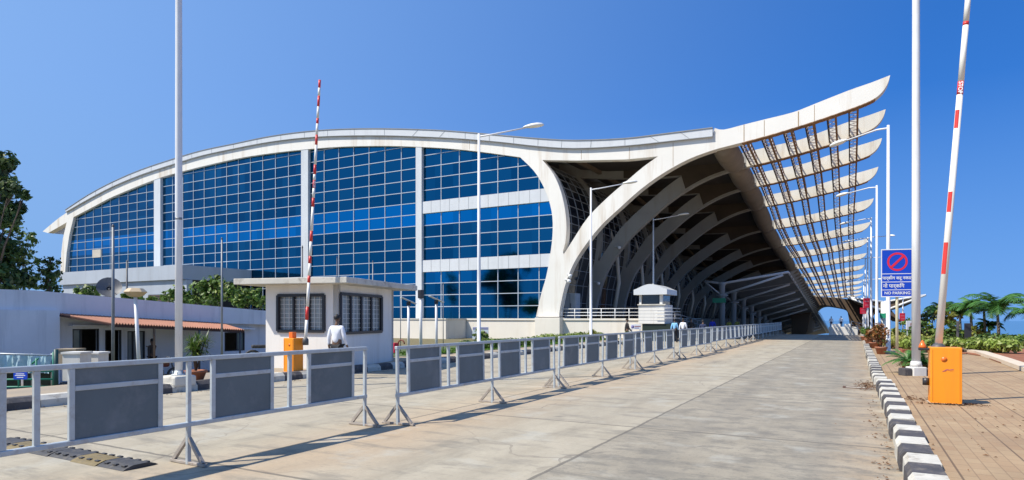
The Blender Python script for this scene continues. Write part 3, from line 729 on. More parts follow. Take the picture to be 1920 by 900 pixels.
# white terrace block beyond the crest
wb = thing('terrace_wall', 'long low white terrace wall closing the road beyond the crest', 'wall', (0, 96, drop(96)))
p0, p1 = pf(1554, 613, 88), pf(1609, 613, 88)
m = MB(); m.bbox((p0.x, p0.y, -5.5), (p1.x, p1.y+1.6, p0.z), .03); m.build('wall_block', white_paint, wb)
for x in (1563, 1571, 1586, 1590):
    q = pf(x, 612, 88.5); m = MB(); m.bbox((q.x-.25, q.y+.4, q.z-.05), (q.x+.3, q.y+.8, q.z+.35), .02); m.build('wall_cap', white_paint, wb)
rl = thing('pipe_railing', 'blue grey sloping pipe railing at the right end of the white terrace wall', 'railing', pf(1620, 627, 80))
m = MB()
for dz in (0, .4, .8): m.tube([pf(1596, 605, 84)+Vector((0, 0, dz-.6)), pf(1622, 612, 80)+Vector((0, 0, dz-.6))], .04, 6)
for t in (0, .5, 1): q = pf(1596, 605, 84).lerp(pf(1622, 612, 80), t); m.tube([q+Vector((0, 0, -1.6)), q+Vector((0, 0, .25))], .04, 6)
m.build('rail', M('railing_blue', (.12, .16, .24), .5), rl)

# ================================================================== kiosk on the platform edge
kk = thing('sentry_kiosk', 'small white kiosk with arched roof standing on the platform edge', 'kiosk', (-12.9, Y0, 1.2))
KY = 43.4
a = py_(1197, 600, KY).x; b = py_(1246, 600, KY).x
m = MB(); m.bbox((a, KY, 1.22), (b, KY+2.2, 2.56), .02); m.build('kiosk_wall', white_paint, kk)
m = MB()
for k in range(1, 6): m.box((a-.004, KY-.006, 1.22+k*.23), (b+.004, KY-.002, 1.235+k*.23))
m.build('plank_line', bpy.data.materials['joint_grey'], kk)
for (x0, x1) in ((a+.04, a+.2), (b-.36, b-.16)):
    m = MB(); m.bbox((x0, KY+.05, 2.55), (x1, KY+.25, 3.3), .01); m.build('kiosk_post', white_paint, kk)
m = MB(); m.box((a+.1, KY+.22, 2.55), (b-.15, KY+2.0, 3.3)); m.build('kiosk_window', kiosk_glass, kk)
m = MB(); m.bbox((a-.05, KY-.1, 2.53), (b+.1, KY+.15, 2.60), .01); m.build('kiosk_sill', booth_slab, kk)
n_ = 14; top = [Vector((a-.27+(b-a+.50)*k/n_, KY-.25, 3.62+.38*math.sin(math.pi*k/n_)**1.3)) for k in range(n_+1)]
m = MB(); m.prism([Vector((a-.27, KY-.25, 3.26)), *top, Vector((b+.23, KY-.25, 3.26))], (0, 2.8, 0)); m.build('kiosk_roof', panel_white, kk)
for z in (1.62, 1.85, 2.08, 2.31):
    m = MB(); m.tube([(b-.6, KY-.12, z), (b+.45, KY-.12, z), (b+.45, KY+2.6, z)], .022, 6); m.build('kiosk_rail', steel_white, kk)
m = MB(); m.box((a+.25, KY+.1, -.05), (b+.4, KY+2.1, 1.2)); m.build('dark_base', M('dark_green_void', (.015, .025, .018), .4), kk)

# ================================================================== guard booth
ax = Vector((.97, .25, 0)).normalized(); ay = Vector((-ax.y, ax.x, 0))
B0 = Vector((-12.95, 13.35, .15))-ax*2.35       # front left corner
MB4 = Matrix.Translation(B0) @ Matrix(((ax.x, ay.x, 0, 0), (ax.y, ay.y, 0, 0), (0, 0, 1, 0), (0, 0, 0, 1)))
bt = thing('guard_booth', 'white guard booth with flat overhanging roof slab and black framed windows beside the road', 'booth', B0)
WX, WY, WH = 2.35, 3.7, 2.42
# walls with real openings
m = MB(); th = .15
def wall_with_hole(m, o, du, dn, L, H, u0, u1, z0, z1):
    for (a0, a1, b0, b1) in ((0, L, 0, z0), (0, L, z1, H), (0, u0, z0, z1), (u1, L, z0, z1)):
        vs = []
        for z in (b0, b1):
            for n_ in (0, th):
                for u in (a0, a1): vs.append(MB4 @ (o+du*u+dn*n_+Vector((0, 0, z))))
        m.add(vs, [(0, 2, 3, 1), (4, 5, 7, 6), (0, 1, 5, 4), (2, 6, 7, 3), (0, 4, 6, 2), (1, 3, 7, 5)])
vx, vy = Vector((1, 0, 0)), Vector((0, 1, 0))
WIN = [(vx*0, vx, vy, WX, .42, 1.90), (vx*WX, vy, -vx, WY, .10, 2.55)]
wall_with_hole(m, vx*0, vx, vy, WX, WH, .42, 1.92, 1.08, 2.12)
wall_with_hole(m, vx*WX+vy*0, vy, -vx, WY, WH, .12, 2.75, 1.02, 2.16)
m.box((0, WY-th, 0), (WX, WY, WH), M4=MB4); m.box((0, th, 0), (th, WY, WH), M4=MB4)
m.build('wall', booth_wall, bt)
m = MB(); m.bbox((-.62, -.62, WH), (WX+.62, WY+.62, WH+.17), .015, M4=MB4); m.build('roof', booth_slab, bt)
m = MB(); m.box((th, th, .9), (WX-th, WY-th, .93), M4=MB4); m.box((.5, 2.4, .93), (1.3, 3.2, 1.7), M4=MB4); m.build('inside_desk', grey_wall, bt)
for (o, du, dn, u0, u1, z0, z1, nv) in ((vx*0, vx, vy, .42, 1.92, 1.08, 2.12, 3), (vx*WX, vy, -vx, .12, 2.75, 1.02, 2.16, 4)):
    T4 = lambda u, n_, z: MB4 @ (o+du*u+dn*n_+Vector((0, 0, z)))
    w_ = MB(); e = .05
    for (p, q) in (((u0, z0), (u1, z0)), ((u1, z0), (u1, z1)), ((u1, z1), (u0, z1)), ((u0, z1), (u0, z0))): w_.bar(T4(p[0], -.01, p[1]), T4(q[0], -.01, q[1]), .085)
    for k in range(1, nv): u = u0+(u1-u0)*k/nv; w_.bar(T4(u, .02, z0), T4(u, .02, z1), .06)
    wf = w_.build('window', frame_dark, bt)
    gm = MB(); gm.prism([T4(u0, .07, z0), T4(u1, .07, z0), T4(u1, .07, z1), T4(u0, .07, z1)], dn.x*Vector((0, 0, 0))+(MB4.to_3x3() @ dn)*.01)
    gm.build('pane', M('booth_glass', (.32, .35, .35), .15, spec=.8, var=.4, scale=1.2) if 'booth_glass' not in bpy.data.materials else bpy.data.materials['booth_glass'], wf)
    gr = MB()
    for k in range(1, 8): z = z0+(z1-z0)*k/8; gr.bar(T4(u0, .04, z), T4(u1, .04, z), .014)
    for k in range(1, nv*3): u = u0+(u1-u0)*k/(nv*3); gr.bar(T4(u, .045, z0), T4(u, .045, z1), .016)
    gr.build('grille', M('grille_white', (.7, .7, .68), .5) if 'grille_white' not in bpy.data.materials else bpy.data.materials['grille_white'], wf)

# ================================================================== low office on the left, below road level
OX = -27.6
def oy(x):                      # Y of the office wall plane at image column x
    u = (x-960)/F; return OX*(u*SN+CS)/(u*CS-SN)
def op(x, y, dx=0.0):           # point on the office wall plane
    u = (x-960)/F; p = pf(x, y, OX/(u*CS-SN)); p.x += dx; return p
of = thing('gate_office', 'low white single storey office with deep parapet and tiled awning, left of the road', 'building', (OX, 15, -.9))
def quad_block(name, pts, dx, mat, parent):        # pts on the wall plane, thickness dx towards -X
    m = MB(); m.prism(pts, (dx, 0, 0)); return m.build(name, mat, parent)
# main wall around its openings: strips between openings
YS, YE = oy(54), oy(560)
def zlin(y, a, b): return a.z+(b.z-a.z)*(y-a.y)/(b.y-a.y)
fa, fb = op(55, 581), op(480, 606); ta, tb = op(55, 545), op(515, 585)
opens = []
for (x0, x1, yt, yb) in ((136, 186, 617, 672), (197, 228, 619, 700), (239, 272, 621, 700), (421, 459, 623, 657)):
    a = op(x0, yt); b = op(x1, yb); opens.append((a.y, b.y, b.z if yb < 690 else -.9, a.z))
m = MB(); y = YS
for (y0, y1, z0, z1) in opens+[(YE, YE, 0, 0)]:
    def colm(ya, yb, za, zb_a, zb_b): m.prism([(OX, ya, za), (OX, yb, za), (OX, yb, zb_b), (OX, ya, zb_a)], (-.25, 0, 0))
    colm(y, y0, -1.0, zlin(y, fa, fb)+.02, zlin(y0, fa, fb)+.02)
    if y1 > y0:
        m.prism([(OX, y0, z1), (OX, y1, z1), (OX, y1, zlin(y1, fa, fb)+.02), (OX, y0, zlin(y0, fa, fb)+.02)], (-.25, 0, 0))
        if z0 > -.85: m.prism([(OX, y0, -1.0), (OX, y1, -1.0), (OX, y1, z0), (OX, y0, z0)], (-.25, 0, 0))
    y = y1
m.prism([(OX, YS, -1), (OX, YS, zlin(YS, fa, fb)), (OX-9, YS, zlin(YS, fa, fb)), (OX-9, YS, -1)], (0, .25, 0))
m.build('wall', office_wall, of)
# near wing, standing a little forward, in the left corner
m = MB(); m.box((OX-5, YS-9, -1), (OX+.55, YS+.8, zlin(YS, fa, fb))); m.build('wing_wall', office_wall, of)
m = MB()
P1 = [(OX+.42, YS-9, zlin(YS, fa, fb)), (OX+.42, YE, zlin(YE, fa, fb)), (OX+.42, YE, zlin(YE, ta, tb)), (OX+.42, YS, zlin(YS, ta, tb)), (OX+.42, YS-9, zlin(YS, ta, tb))]
m.prism(P1, (-.5, 0, 0)); m.prism([(OX+.4, YS, zlin(YS, fa, fb)+.06), (OX+.4, YE, zlin(YE, fa, fb)+.06), (OX-12, YE, zlin(YE, fa, fb)+.06), (OX-12, YS-9, zlin(YS, fa, fb)+.06), (OX+.4, YS-9, zlin(YS, fa, fb)+.06)], (0, 0, .1))
m.build('parapet', office_wall, of)
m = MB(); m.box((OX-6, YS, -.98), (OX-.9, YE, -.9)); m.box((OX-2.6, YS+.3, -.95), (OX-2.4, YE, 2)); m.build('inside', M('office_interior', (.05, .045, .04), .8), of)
for k, (y0, y1, z0, z1) in enumerate(opens):
    m = MB(); x = OX-.06
    for (p, q) in (((y0, z0), (y1, z0)), ((y1, z0), (y1, z1)), ((y1, z1), (y0, z1)), ((y0, z1), (y0, z0))): m.bar((x, p[0], p[1]), (x, q[0], q[1]), .09)
    if k != 1: m.bar((x, y0+(y1-y0)*(.33 if k != 3 else .62), z0), (x, y0+(y1-y0)*(.33 if k != 3 else .62), z1), .06)
    w_ = m.build('window' if k in (0, 3) else 'door', frame_dark, of)
    g0, g1 = ((y0, y0+(y1-y0)*.3) if k == 0 else (y0+(y1-y0)*.62, y1) if k == 3 else (y0+.05, y1-.05))
    if k != 1: m = MB(); m.box((x-.03, g0, z0+(0 if k != 2 else .1)), (x-.02, g1, z1)); m.build('pane', tint_glass if k != 2 else M('frosted_pane', (.30, .34, .36), .4), w_)
# lintel shades
for (x0, x1, y_) in ((128, 228, 612), (232, 300, 613), (416, 470, 616)):
    a, b = op(x0, y_), op(x1, y_+2); m = MB(); m.prism([a, b, b+Vector((0, 0, .07)), a+Vector((0, 0, .07))], (.35, 0, 0)); m.build('lintel_shade', office_wall, of)
# awning of corrugated clay-coloured sheet
aw = thing('tiled_awning', 'terracotta corrugated awning on thin posts along the front of the low office', 'awning', (OX+1, 18, -.9))
w0, w1 = op(96, 588, .45), op(405, 606, .45)         # wall line
e0, e1 = pf(172, 604, 24.4), pf(436, 611, 30.2)       # eave line
e0 = Vector((OX+2.3, oy(120)+.6, w0.z-.38)); e1 = Vector((OX+2.3, w1.y-.2, w1.z-.30))
m = MB()
def aw_fn(u, v):
    p = w0.lerp(w1, u).lerp(e0.lerp(e1, u), v); return p+Vector((0, 0, .03*math.sin(u*2*math.pi*52)))
m.grid(aw_fn, 416, 3, smooth=True)
def aw_fn2(u, v): return aw_fn(u, v)-Vector((0, 0, .03))
m.grid(aw_fn2, 416, 3, smooth=True); m.build('awning_sheet', awning_mat, aw, recalc=False)
m = MB(); m.bar(e0-Vector((.05, 0, .09)), e1-Vector((.05, 0, .09)), .06, .1); m.bar(w0-Vector((0, 0, .06)), w1-Vector((0, 0, .06)), .06, .08)
for k in range(8): t = k/7; m.bar(w0.lerp(w1, t)-Vector((0, 0, .06)), e0.lerp(e1, t)-Vector((0, 0, .06)), .05, .07)
m.build('awning_frame', M('awning_frame_brown', (.07, .03, .02), .6), aw)
for t, mt in ((.28, 'r'), (.62, 'd'), (.97, 'd')):
    p = e0.lerp(e1, t)-Vector((.05, 0, .1)); m = MB(); m.tube([(p.x, p.y, -.97), p], .045, 8); m.build('awning_post', rust if mt == 'r' else dark_steel, aw)
# things in the yard: two wheeler shapes kept dark
def rough_plant_pot(): pass

# ================================================================== green gate, tarpaulin wall and piers at the far left
gt = thing('green_gate', 'green steel bar gate at the far left pavement edge', 'gate', pg(75, 742, .15))
def gp(x, y, f=15.4): return pf(x, y, f)
m = MB()
for (p, q) in (((-60, 698), (100, 696)), ((-60, 712), (100, 711)), ((-60, 726), (100, 725)), ((68, 672), (68, 737)), ((100, 660), (100, 733)), ((60, 682), (72, 672))):
    m.tube([gp(*p), gp(*q)], .022, 8)
m.build('gate_bars', green_metal, gt)
m = MB(); m.tube([gp(105, 655), gp(105, 735)], .05, 8); m.build('gate_post', M('dark_teal_post', (.01, .06, .06), .5), gt)
for gx_ in (35, -20): m = MB(); m.tube([gp(gx_, 690), gp(gx_, 738)], .02, 6); m.build('gate_stile', green_metal, gt)
tp = thing('tarpaulin_fence', 'pale blue tarpaulin fence stretched behind the green gate', 'fence', gp(50, 735, 17.5))
def tarp_fn(u, v):
    p = pf(-80+u*178, 664+4*u+v*32, 17.5); return p+Vector((.0, .06*math.sin(u*37)+.05*math.sin(u*90+v*3), 0))
m = MB(); m.grid(tarp_fn, 60, 6); m.grid(lambda u, v: tarp_fn(u, v)+Vector((0, .02, 0)), 60, 6); m.build('tarpaulin', tarp, tp, recalc=False)
m = MB(); m.tube([pf(-80, 661, 17.55), pf(98, 666, 17.55)], .025, 6)
for x in (-60, 10, 60, 97): m.tube([pf(x, 663, 17.6), pf(x, 727, 17.6)], .025, 6)
m.build('fence_frame', steel_grey, tp)
m = MB(); m.grid(lambda u, v: pf(-80+u*178, 696+v*30, 17.62), 30, 2); m.build('dark_netting', M('dark_netting', (.03, .035, .02), .9, var=.6, scale=5), tp, recalc=False)
for k, (x0, x1, yt, f, lab, mt) in enumerate(((117, 150, 664, 15.6, 'white square gate pier beside the green gate', white_paint), (146, 184, 664, 16.2, 'second white gate pier just right of the gate', white_paint), (107, 141, 657, 19.5, 'tan stone pier standing behind the white gate piers', M('tan_stone', (.34, .27, .19), .8)))):
    a, b = pf(x0, yt, f), pf(x1, yt, f); dv = (b-a); d2 = Vector((-dv.y, dv.x, 0)).normalized()*.42
    t_ = thing('gate_pier', lab, 'pier', (a.x, a.y, .1)); m = MB(); m.prism([Vector((q.x, q.y, .05)) for q in (a, b, b+d2, a+d2)], (0, 0, a.z-.05)); m.build('pier_shaft', mt, t_)
    m = MB(); c_ = (a+b+d2)/2; e = [(q-((a+b+d2+a+b+d2)/4))*1.12+((a+b+d2+a+b+d2)/4) for q in (a, b, b+d2, a+d2)]
    m.prism([Vector((q.x, q.y, a.z)) for q in e], (0, 0, .05)); m.build('pier_cap', mt, t_)
sg = thing('small_blue_sign', 'small blue sign board with white lettering lines on a thin white post', 'sign', pf(41, 738, 13.6))
a = pf(26, 697, 13.5); b = pf(51, 711, 13.5); rx = TH
M4 = Matrix.Translation((a+b)/2) @ Matrix.Rotation(TH, 4, 'Z')
m = MB(); m.bbox((-.145, -.012, -.085), (.145, .012, .085), .004, M4=M4); m.build('sign_panel', sign_blue, sg)
m = MB()
for z, w in ((.035, .09), (.0, .11), (-.04, .07)): m.box((-w, -.0145, z-.008), (w, -.0125, z+.008), M4=M4)
m.build('sign_lettering', sign_white, sg)
m = MB(); q = (a+b)/2; m.tube([(q.x, q.y+.03, .15), (q.x, q.y+.03, q.z+.05)], .02, 8); m.build('sign_post', steel_white, sg)

# ================================================================== crowd-control barriers
def make_barrier():
    r = thing('barrier', 'x', 'barrier', (0, 0, 0), 0, 'crowd barriers along the middle of the road')
    L, HT, HB = 5.7, 1.18, .44
    for z, nm in ((HT-.025, 'top_rail'), (HB, 'bottom_rail')):
        m = MB(); m.bbox((-.028, 0, z-.025), (.028, L, z+.025), .006, seg=1); m.build(nm, steel_grey, r, local=True)
    lay = [('p', .03), ('s', .32, 1.11), ('b', 1.39), ('s', 1.70, 2.50), ('p', 2.85), ('s', 3.17, 3.94), ('b', 4.25), ('s', 4.60, 5.38), ('p', 5.67)]
    for it in lay:
        if it[0] == 'p':
            y = it[1]
            m = MB(); m.bbox((-.022, y-.022, .0), (.022, y+.022, HT-.05), .005, seg=1); m.build('post', steel_grey, r, local=True)
            m = MB()
            m.bbox((-.30, y-.02, 0.003), (.30, y+.02, .035), .004, seg=1)
            for s_ in (-1, 1):
                m.bar((s_*.25, y, .035), (s_*.015, y, .29), .038)
            m.build('foot', base_rusty, r, local=True)
        elif it[0] == 'b':
            m = MB(); m.bbox((-.02, it[1]-.025, HB+.02), (.02, it[1]+.025, HT-.05), .004, seg=1); m.build('upright', steel_grey, r, local=True)
        else:
            y0, y1 = it[1], it[2]
            m = MB(); m.box((-.006, y0, HB+.025), (.006, y1, HT-.05)); sh = m.build('panel', sheet_grey, r, local=True)
            m = MB()
            for y in (y0-.025, y1+.025): m.bbox((-.02, y-.025, HB+.025), (.02, y+.025, HT-.05), .004, seg=1)
            m.bbox((-.012, y0, HT-.26), (.016, y1, HT-.21), .004, seg=1)
            m.build('panel_frame', steel_grey, sh, local=True)
    return r
bar0 = make_barrier()
rnd = random.Random(11)
spec = [(-6.42, 1.5, 0), (-6.05, 7.46, .2), (-6.12, 13.45, -.6), (-6.28, 19.3, .5), (-6.15, 25.1, -1.0), (-6.35, 31.0, .4), (-6.4, 36.9, -.3), (-6.5, 42.8, .4), (-6.6, 48.7, -.4), (-6.65, 54.6, .6), (-6.8, 60.5, -.5), (-6.9, 66.3, 0)]
blab = ['nearest barrier with grey sheet panels at the bottom left, next to the speed hump',
        'second barrier from the camera, standing in front of the guard booth corner',
        'third barrier from the camera, in front of the big white pier',
        'fourth barrier from the camera, beside the person in dark clothes',
        'fifth barrier from the camera, its panels seen edge on below the kiosk',
        'sixth barrier from the camera, in front of the person in blue',
        'seventh barrier, in front of the first canopy column', 'eighth barrier, just before the row tightens',
        'ninth barrier in the receding row below the canopy', 'tenth barrier in the receding row', 'eleventh barrier, last but one of the row', 'farthest barrier at the dark end of the row']
for i, (x, y, a) in enumerate(spec):
    o = bar0 if i == 0 else copy_tree(bar0)
    o.location = (x, y, 0); o.rotation_euler = (0, R([.4, -.8, .9, -1.2, .6, 1.4, -3.0, 1.0, -1.5, .5, 1.2, -.6][i]), R(a)); o['label'] = blab[i]

# ================================================================== poles and lamps
def street_lamp(p, arms, label, group, Hh=9.4, al=2.2, rz=0, rise=.22):
    t = thing('street_lamp', label, 'street lamp', p, rz, group)
    m = MB(); m.lathe([(.14, 0), (.14, .02), (.085, .03), (.075, 3.5), (.052, Hh)], (0, 0, 0), 12); m.build('pole', steel_white, t, local=True)
    m = MB(); m.bbox((-.2, -.2, -.02), (.2, .2, .12), .02); m.build('foot_block', kerb_bare, t, local=True)
    for s in arms:
        m = MB(); m.tube([(0, 0, Hh-.12), (s*.5, 0, Hh-.05), (s*al, 0, Hh+rise)], [.04, .035, .03], 8); m.build('arm', steel_white, t, local=True)
        m = MB(); prof = [(.0, .05), (.12, .12), (.35, .20), (.6, .21), (.8, .15), (.9, .04)]
        vs = []; n = 10
        for d, r in prof:
            for k in range(n): a = 2*math.pi*k/n; vs.append(Vector((s*(al-.1+d), r*math.cos(a)*.85, Hh+rise+.02+(.10 if rise > 0 else -.1)*d+max(-.35, math.sin(a))*r*.6)))
        m.add(vs, [(i*n+k, i*n+(k+1) % n, (i+1)*n+(k+1) % n, (i+1)*n+k) for i in range(5) for k in range(n)]+[tuple(range(n)), tuple(5*n+k for k in range(n))], smooth=True)
        m.build('lamp_head', lamp_glass, t, local=True)
    return t
for k, (x, y, f, lb) in enumerate(((898, 667, 27.1, 'single arm street lamp in front of the blue glass, nearest on the left kerb'), (1108, 646, 38.3, 'single arm street lamp in front of the arches'), (1225, 634, 50, 'single arm street lamp in front of the white kiosk'))):
    q = pf(x, y, f); q.z = .15; street_lamp(q, (1,), lb, 'street lamps on the left kerb', al=2.0, rz=R(25))
labs = ['tallest street lamp on the right walkway, directly left of the parking sign', 'second street lamp on the right walkway', 'third street lamp on the right walkway', 'fourth street lamp with two arms on the right walkway', 'fifth street lamp with two arms on the right walkway', 'farthest street lamp on the right walkway']
for k, (x, f) in enumerate(((1665.5, 25.9), (1644, 37.6), (1633.5, 49.5), (1627, 61.4), (1622.5, 73), (1619.5, 85))):
    q = pf(x, 600, f); q.z = .15+drop(q.y); street_lamp(q, (-1,) if k < 3 else (-1, 1), labs[k], 'street lamps on the right walkway', al=2.0, rz=R(-38), rise=-.12)
# tall masts
for (p, lab, r) in ((Vector((-13.1, 8.65, .15)), 'thick white mast rising out of view in front of the low office', .073), (Vector((1.34, 18.97, .15)), 'thick white mast rising out of view beside the right orange barrier box', .095)):
    t_ = thing('tall_mast', lab, 'mast', p, 0, 'tall white masts')
    m = MB(); m.lathe([(r*1.05, .25), (r, 4), (r*.9, 9), (r*.75, 16)], (0, 0, 0), 20); m.build('pole', steel_white, t_, local=True)
    if p.x < 0:
        m = MB(); m.bbox((-.26, -.26, -.04), (.26, .26, .2), .05); m.build('foot_block', booth_slab, t_, local=True)
        m = MB(); m.lathe([(.15, .2), (.15, .225), (r*1.3, .235), (r*1.2, .3)], (0, 0, 0), 14)
        for k in range(4): a = math.pi/4+k*math.pi/2; m.tube([(.12*math.cos(a), .12*math.sin(a), .22), (.12*math.cos(a), .12*math.sin(a), .29)], .012, 6)
        m.build('base_plate', steel_grey, t_, local=True)
        m = MB(); m.lathe([(r*1.02, 0), (r*1.02, .05)], (0, 0, 3.62), 16); m.build('number_band', pole_grey, t_, local=True)
    else:
        M4 = Matrix.Rotation(TH, 4, 'Z')
        m = MB(); m.bbox((-.17, -.17, -.02), (.17, .17, .22), .02, M4=M4); m.lathe([(.14, .22), (r*1.2, .36)], (0, 0, 0), 16); m.build('foot_block', white_paint, t_, local=True)
        for xa_, xb_ in ((-.38, -.175), (.175, .36)): m = MB(); m.bbox((xa_, -.14, -.02), (xb_, .14, .19), .03, M4=M4); m.build('black_block', kerb_black, t_, local=True)
# thin grey poles
thin = [(212, 425, 690, 20.5, .05, 'thick bare grey pole in front of the tiled awning', .8), (416, 449, 690, 22, .035, 'slim grey pole left of the low office window', .8), (238, 490, 560, 38, .06, 'short dark pole behind the office parapet', .2),
        (567, 465, 690, 19.2, .025, 'thin dark pole just left of the leaning boom', .2), (632, 484, 520, 26, .02, 'thin pole tip over the booth roof, near the boom', .2), (699, 492, 700, 27, .025, 'thin grey pole standing behind the booth roof right end', .4),
        (789, 548, 690, 26, .07, 'white pole with dark camera housing against the blue glass', .9), (820, 560, 690, 27, .02, 'thin pole beside the white camera pole', .4), (831, 533, 690, 28, .02, 'thinnest grey pole against the lowest glass rows', .4), (751, 545, 690, 29, .02, 'thin grey pole beside the tilted panel lamp', .4)]
for (x, yt, yb, f, r, lab, _) in thin:
    p = pf(x, yt, f); q = pf(x, yb, f); q.z = gz(q.x, q.y)+(.1 if q.x > -17 else -.05)
    t_ = thing('grey_pole' if r != .07 else 'camera_pole', lab, 'pole', q)
    m = MB(); m.tube([q, q.lerp(p, .5), p], [r, r*.95, r*.8], 10); m.build('pole_shaft', steel_white if r == .07 else (pole_grey if _ > .3 else dark_steel), t_)
    m = MB(); m.lathe([(r*.9, 0), (r*.9, .03), (r*.3, .08)], p, 10); m.build('pole_cap', dark_steel, t_)
    if r == .07: m = MB(); m.bbox((p.x-.09, p.y-.1, p.z-.25), (p.x+.09, p.y+.1, p.z+.1), .02); m.build('camera_housing', frame_dark, t_)
# solar panel lamps
for (x, yt, f) in ((766, 573, 25), (818, 570, 26)):
    p = pf(x, yt, f); t_ = thing('solar_lamp', 'white post lamp with small tilted solar panel, '+('nearer the booth' if x < 800 else 'in front of the lowest glass rows'), 'lamp', (p.x, p.y, .15), 0, 'solar lamps by the plinth')
    m = MB(); m.tube([(p.x, p.y, .1), p], .05, 8); m.build('lamp_post', steel_white, t_)
    m = MB(); m.bbox((p.x-.06, p.y-.06, p.z), (p.x+.06, p.y+.06, p.z+.16), .01); m.build('lamp_head', frame_dark, t_)
    m = MB(); m.bbox((-.32, -.22, -.012), (.32, .22, .012), .004, M4=Matrix.Translation(p+Vector((0, 0, .2))) @ Matrix.Rotation(TH+.3, 4, 'Z') @ Matrix.Rotation(R(24), 4, 'Y')); m.build('solar_panel', panel_white, t_)
# hexagonal globe lamp on leaning post
p = pf(254, 548, 18.5); q = pf(262, 700, 18.5); q.z = gz(q.x, q.y)-.05
t_ = thing('globe_lamp', 'cream hexagonal globe lamp on a slightly leaning post in front of the awning', 'lamp', q)
m = MB(); m.tube([q, p-Vector((0, 0, .15))], .05, 8); m.build('lamp_post', steel_white, t_)
m = MB(); m.lathe([(.10, -.14), (.20, -.10), (.31, .01), (.20, .115), (.06, .13)], p, 6, smooth=False); m.build('lamp_globe', M('cream_globe', (.55, .42, .26), .4), t_)
# satellite dish
p = pf(205, 541, 31); t_ = thing('satellite_dish', 'dark satellite dish on the office roof behind the parapet', 'dish', p-Vector((0, 0, .6)))
m = MB(); M4 = Matrix.Translation(p) @ Matrix.Rotation(R(60), 4, 'Z') @ Matrix.Rotation(R(62), 4, 'X')
rings = 5; vs = [M4 @ Vector((0, 0, 0))]; fs = []
for i in range(1, rings+1):
    for k in range(18): r = .55*i/rings; a = 2*math.pi*k/18; vs.append(M4 @ Vector((r*math.cos(a), r*math.sin(a), .16*(i/rings)**2)))
fs = [(0, 1+k, 1+(k+1) % 18) for k in range(18)]+[(1+(i*18)+k, 1+(i*18)+(k+1) % 18, 1+((i+1)*18)+(k+1) % 18, 1+((i+1)*18)+k) for i in range(rings-1) for k in range(18)]
m.add(vs, fs, smooth=True); m.build('dish', dark_steel, t_, recalc=False)
m = MB(); m.tube([p, p-Vector((0, 0, .95))], .035, 8); m.tube([p, M4 @ Vector((0, 0, .5))], .015, 6); m.build('dish_mount', dark_steel, t_)

# ================================================================== boom gates
def boom_gate(loc, rz, w, d, h, base, tip, bands, lab, br, face_dir):
    t = thing('boom_barrier', lab, 'boom barrier', loc, 0, 'boom gates')
    M4 = Matrix.Translation(Vector(loc)) @ Matrix.Rotation(rz, 4, 'Z')
    m = MB(); m.bbox((-w/2, -d/2, .0), (w/2, d/2, h), .012, M4=M4); body = m.build('cabinet', orange, t)
    m = MB(); m.box((-w/2+.03, -d/2-.003, .05), (-w/2+.034, -d/2-.001, h-.04), M4=M4); m.box((w/2-.034, -d/2-.003, .05), (w/2-.03, -d/2-.001, h-.04), M4=M4); m.build('door_line', M('door_line_brown', (.35, .1, .01), .5), body)
    m = MB(); m.box((-w/2-.02, -d/2-.02, -.03), (w/2+.02, d/2+.02, .02), M4=M4); m.build('base_plate', kerb_bare, t)
    a, b = Vector(base), Vector(tip); m = MB()
    dv = b-a; bands_ = sorted(bands)
    cuts = [0]+[c for bd in bands_ for c in bd[:2]]+[1]; 
    for i in range(len(cuts)-1):
        p, q = a+dv*cuts[i], a+dv*cuts[i+1]; r0 = br*(1-.25*cuts[i]); r1 = br*(1-.25*cuts[i+1]); m.tube([p, q], [r0, r1], 12, mi=i % 2)
    bo = m.build('boom', [boom_white, boom_red], t)
    m = MB(); m.lathe([(br*1.9, -.1), (br*1.9, .05), (br*1.1, .1)], a, 10); m.build('boom_socket', dark_steel, t)
    return t, bo, M4
lb = Vector((-13.35, 12.1, .15)); fl = 17.1
bA = pf(573, 640, fl-.1); bB = pf(599.5, 150, fl-.1)
def tt(y): return (640-y)/490
bandsL = [(tt(600), tt(575)), (tt(530), tt(517)), (tt(494), tt(480)), (tt(453), tt(433)), (tt(388), tt(371)), (tt(353), tt(338)), (tt(327), tt(309)), (tt(272), tt(253)), (tt(232), tt(222)), (tt(200), tt(180)), (tt(165), tt(150))]
t_, bo, _m = boom_gate(lb, R(3), .36, .36, .92, bA, bB, bandsL, 'orange boom barrier with striped red and white boom raised beside the guard booth', .042, 0)
m = MB(); q = lb+Vector((.02, 0, .92)); m.bbox((q.x-.12, q.y-.07, q.z), (q.x+.02, q.y+.07, q.z+.16), .01); m.build('warning_lamp', orange_dark, t_)
p = Matrix(_m) @ Vector((.03, -.183, .74)); M4 = Matrix.Translation(p) @ _m.to_quaternion().to_matrix().to_4x4() @ Matrix.Rotation(R(90), 4, 'X')
m = MB(); m.lathe([(.035, -.002), (.035, .002)], (0, 0, 0), 14); m.v = [M4 @ v for v in m.v]; m.build('round_emblem', orange_dark, t_)
rb = Vector((1.33, 12.98, .15)); fr_ = 10.75
rA = pf(1759, 655, fr_+.15); rB = pf(1816.5, -20, fr_+.15); DY = 675
def tr(y): return (655-y)/DY
bandsR = [(tr(178), tr(153)), (tr(48), tr(41))]
t_, bo, _m = boom_gate(rb, R(1), .445, .36, .96, rA, rB, bandsR, 'orange boom barrier with tall raised boom on the brick walkway at the right', .058, 0)
for z, dy in ((508, 6),):
    a = rA.lerp(rB, tr(512)); b = rA.lerp(rB, tr(508)); 
m = MB(); p = _m @ Vector((-.32, 0, .97)); m.bbox((p.x-.06, p.y-.06, p.z-.07), (p.x+.12, p.y+.06, p.z-.03), .01); m.build('lamp_bracket', frame_dark, t_)
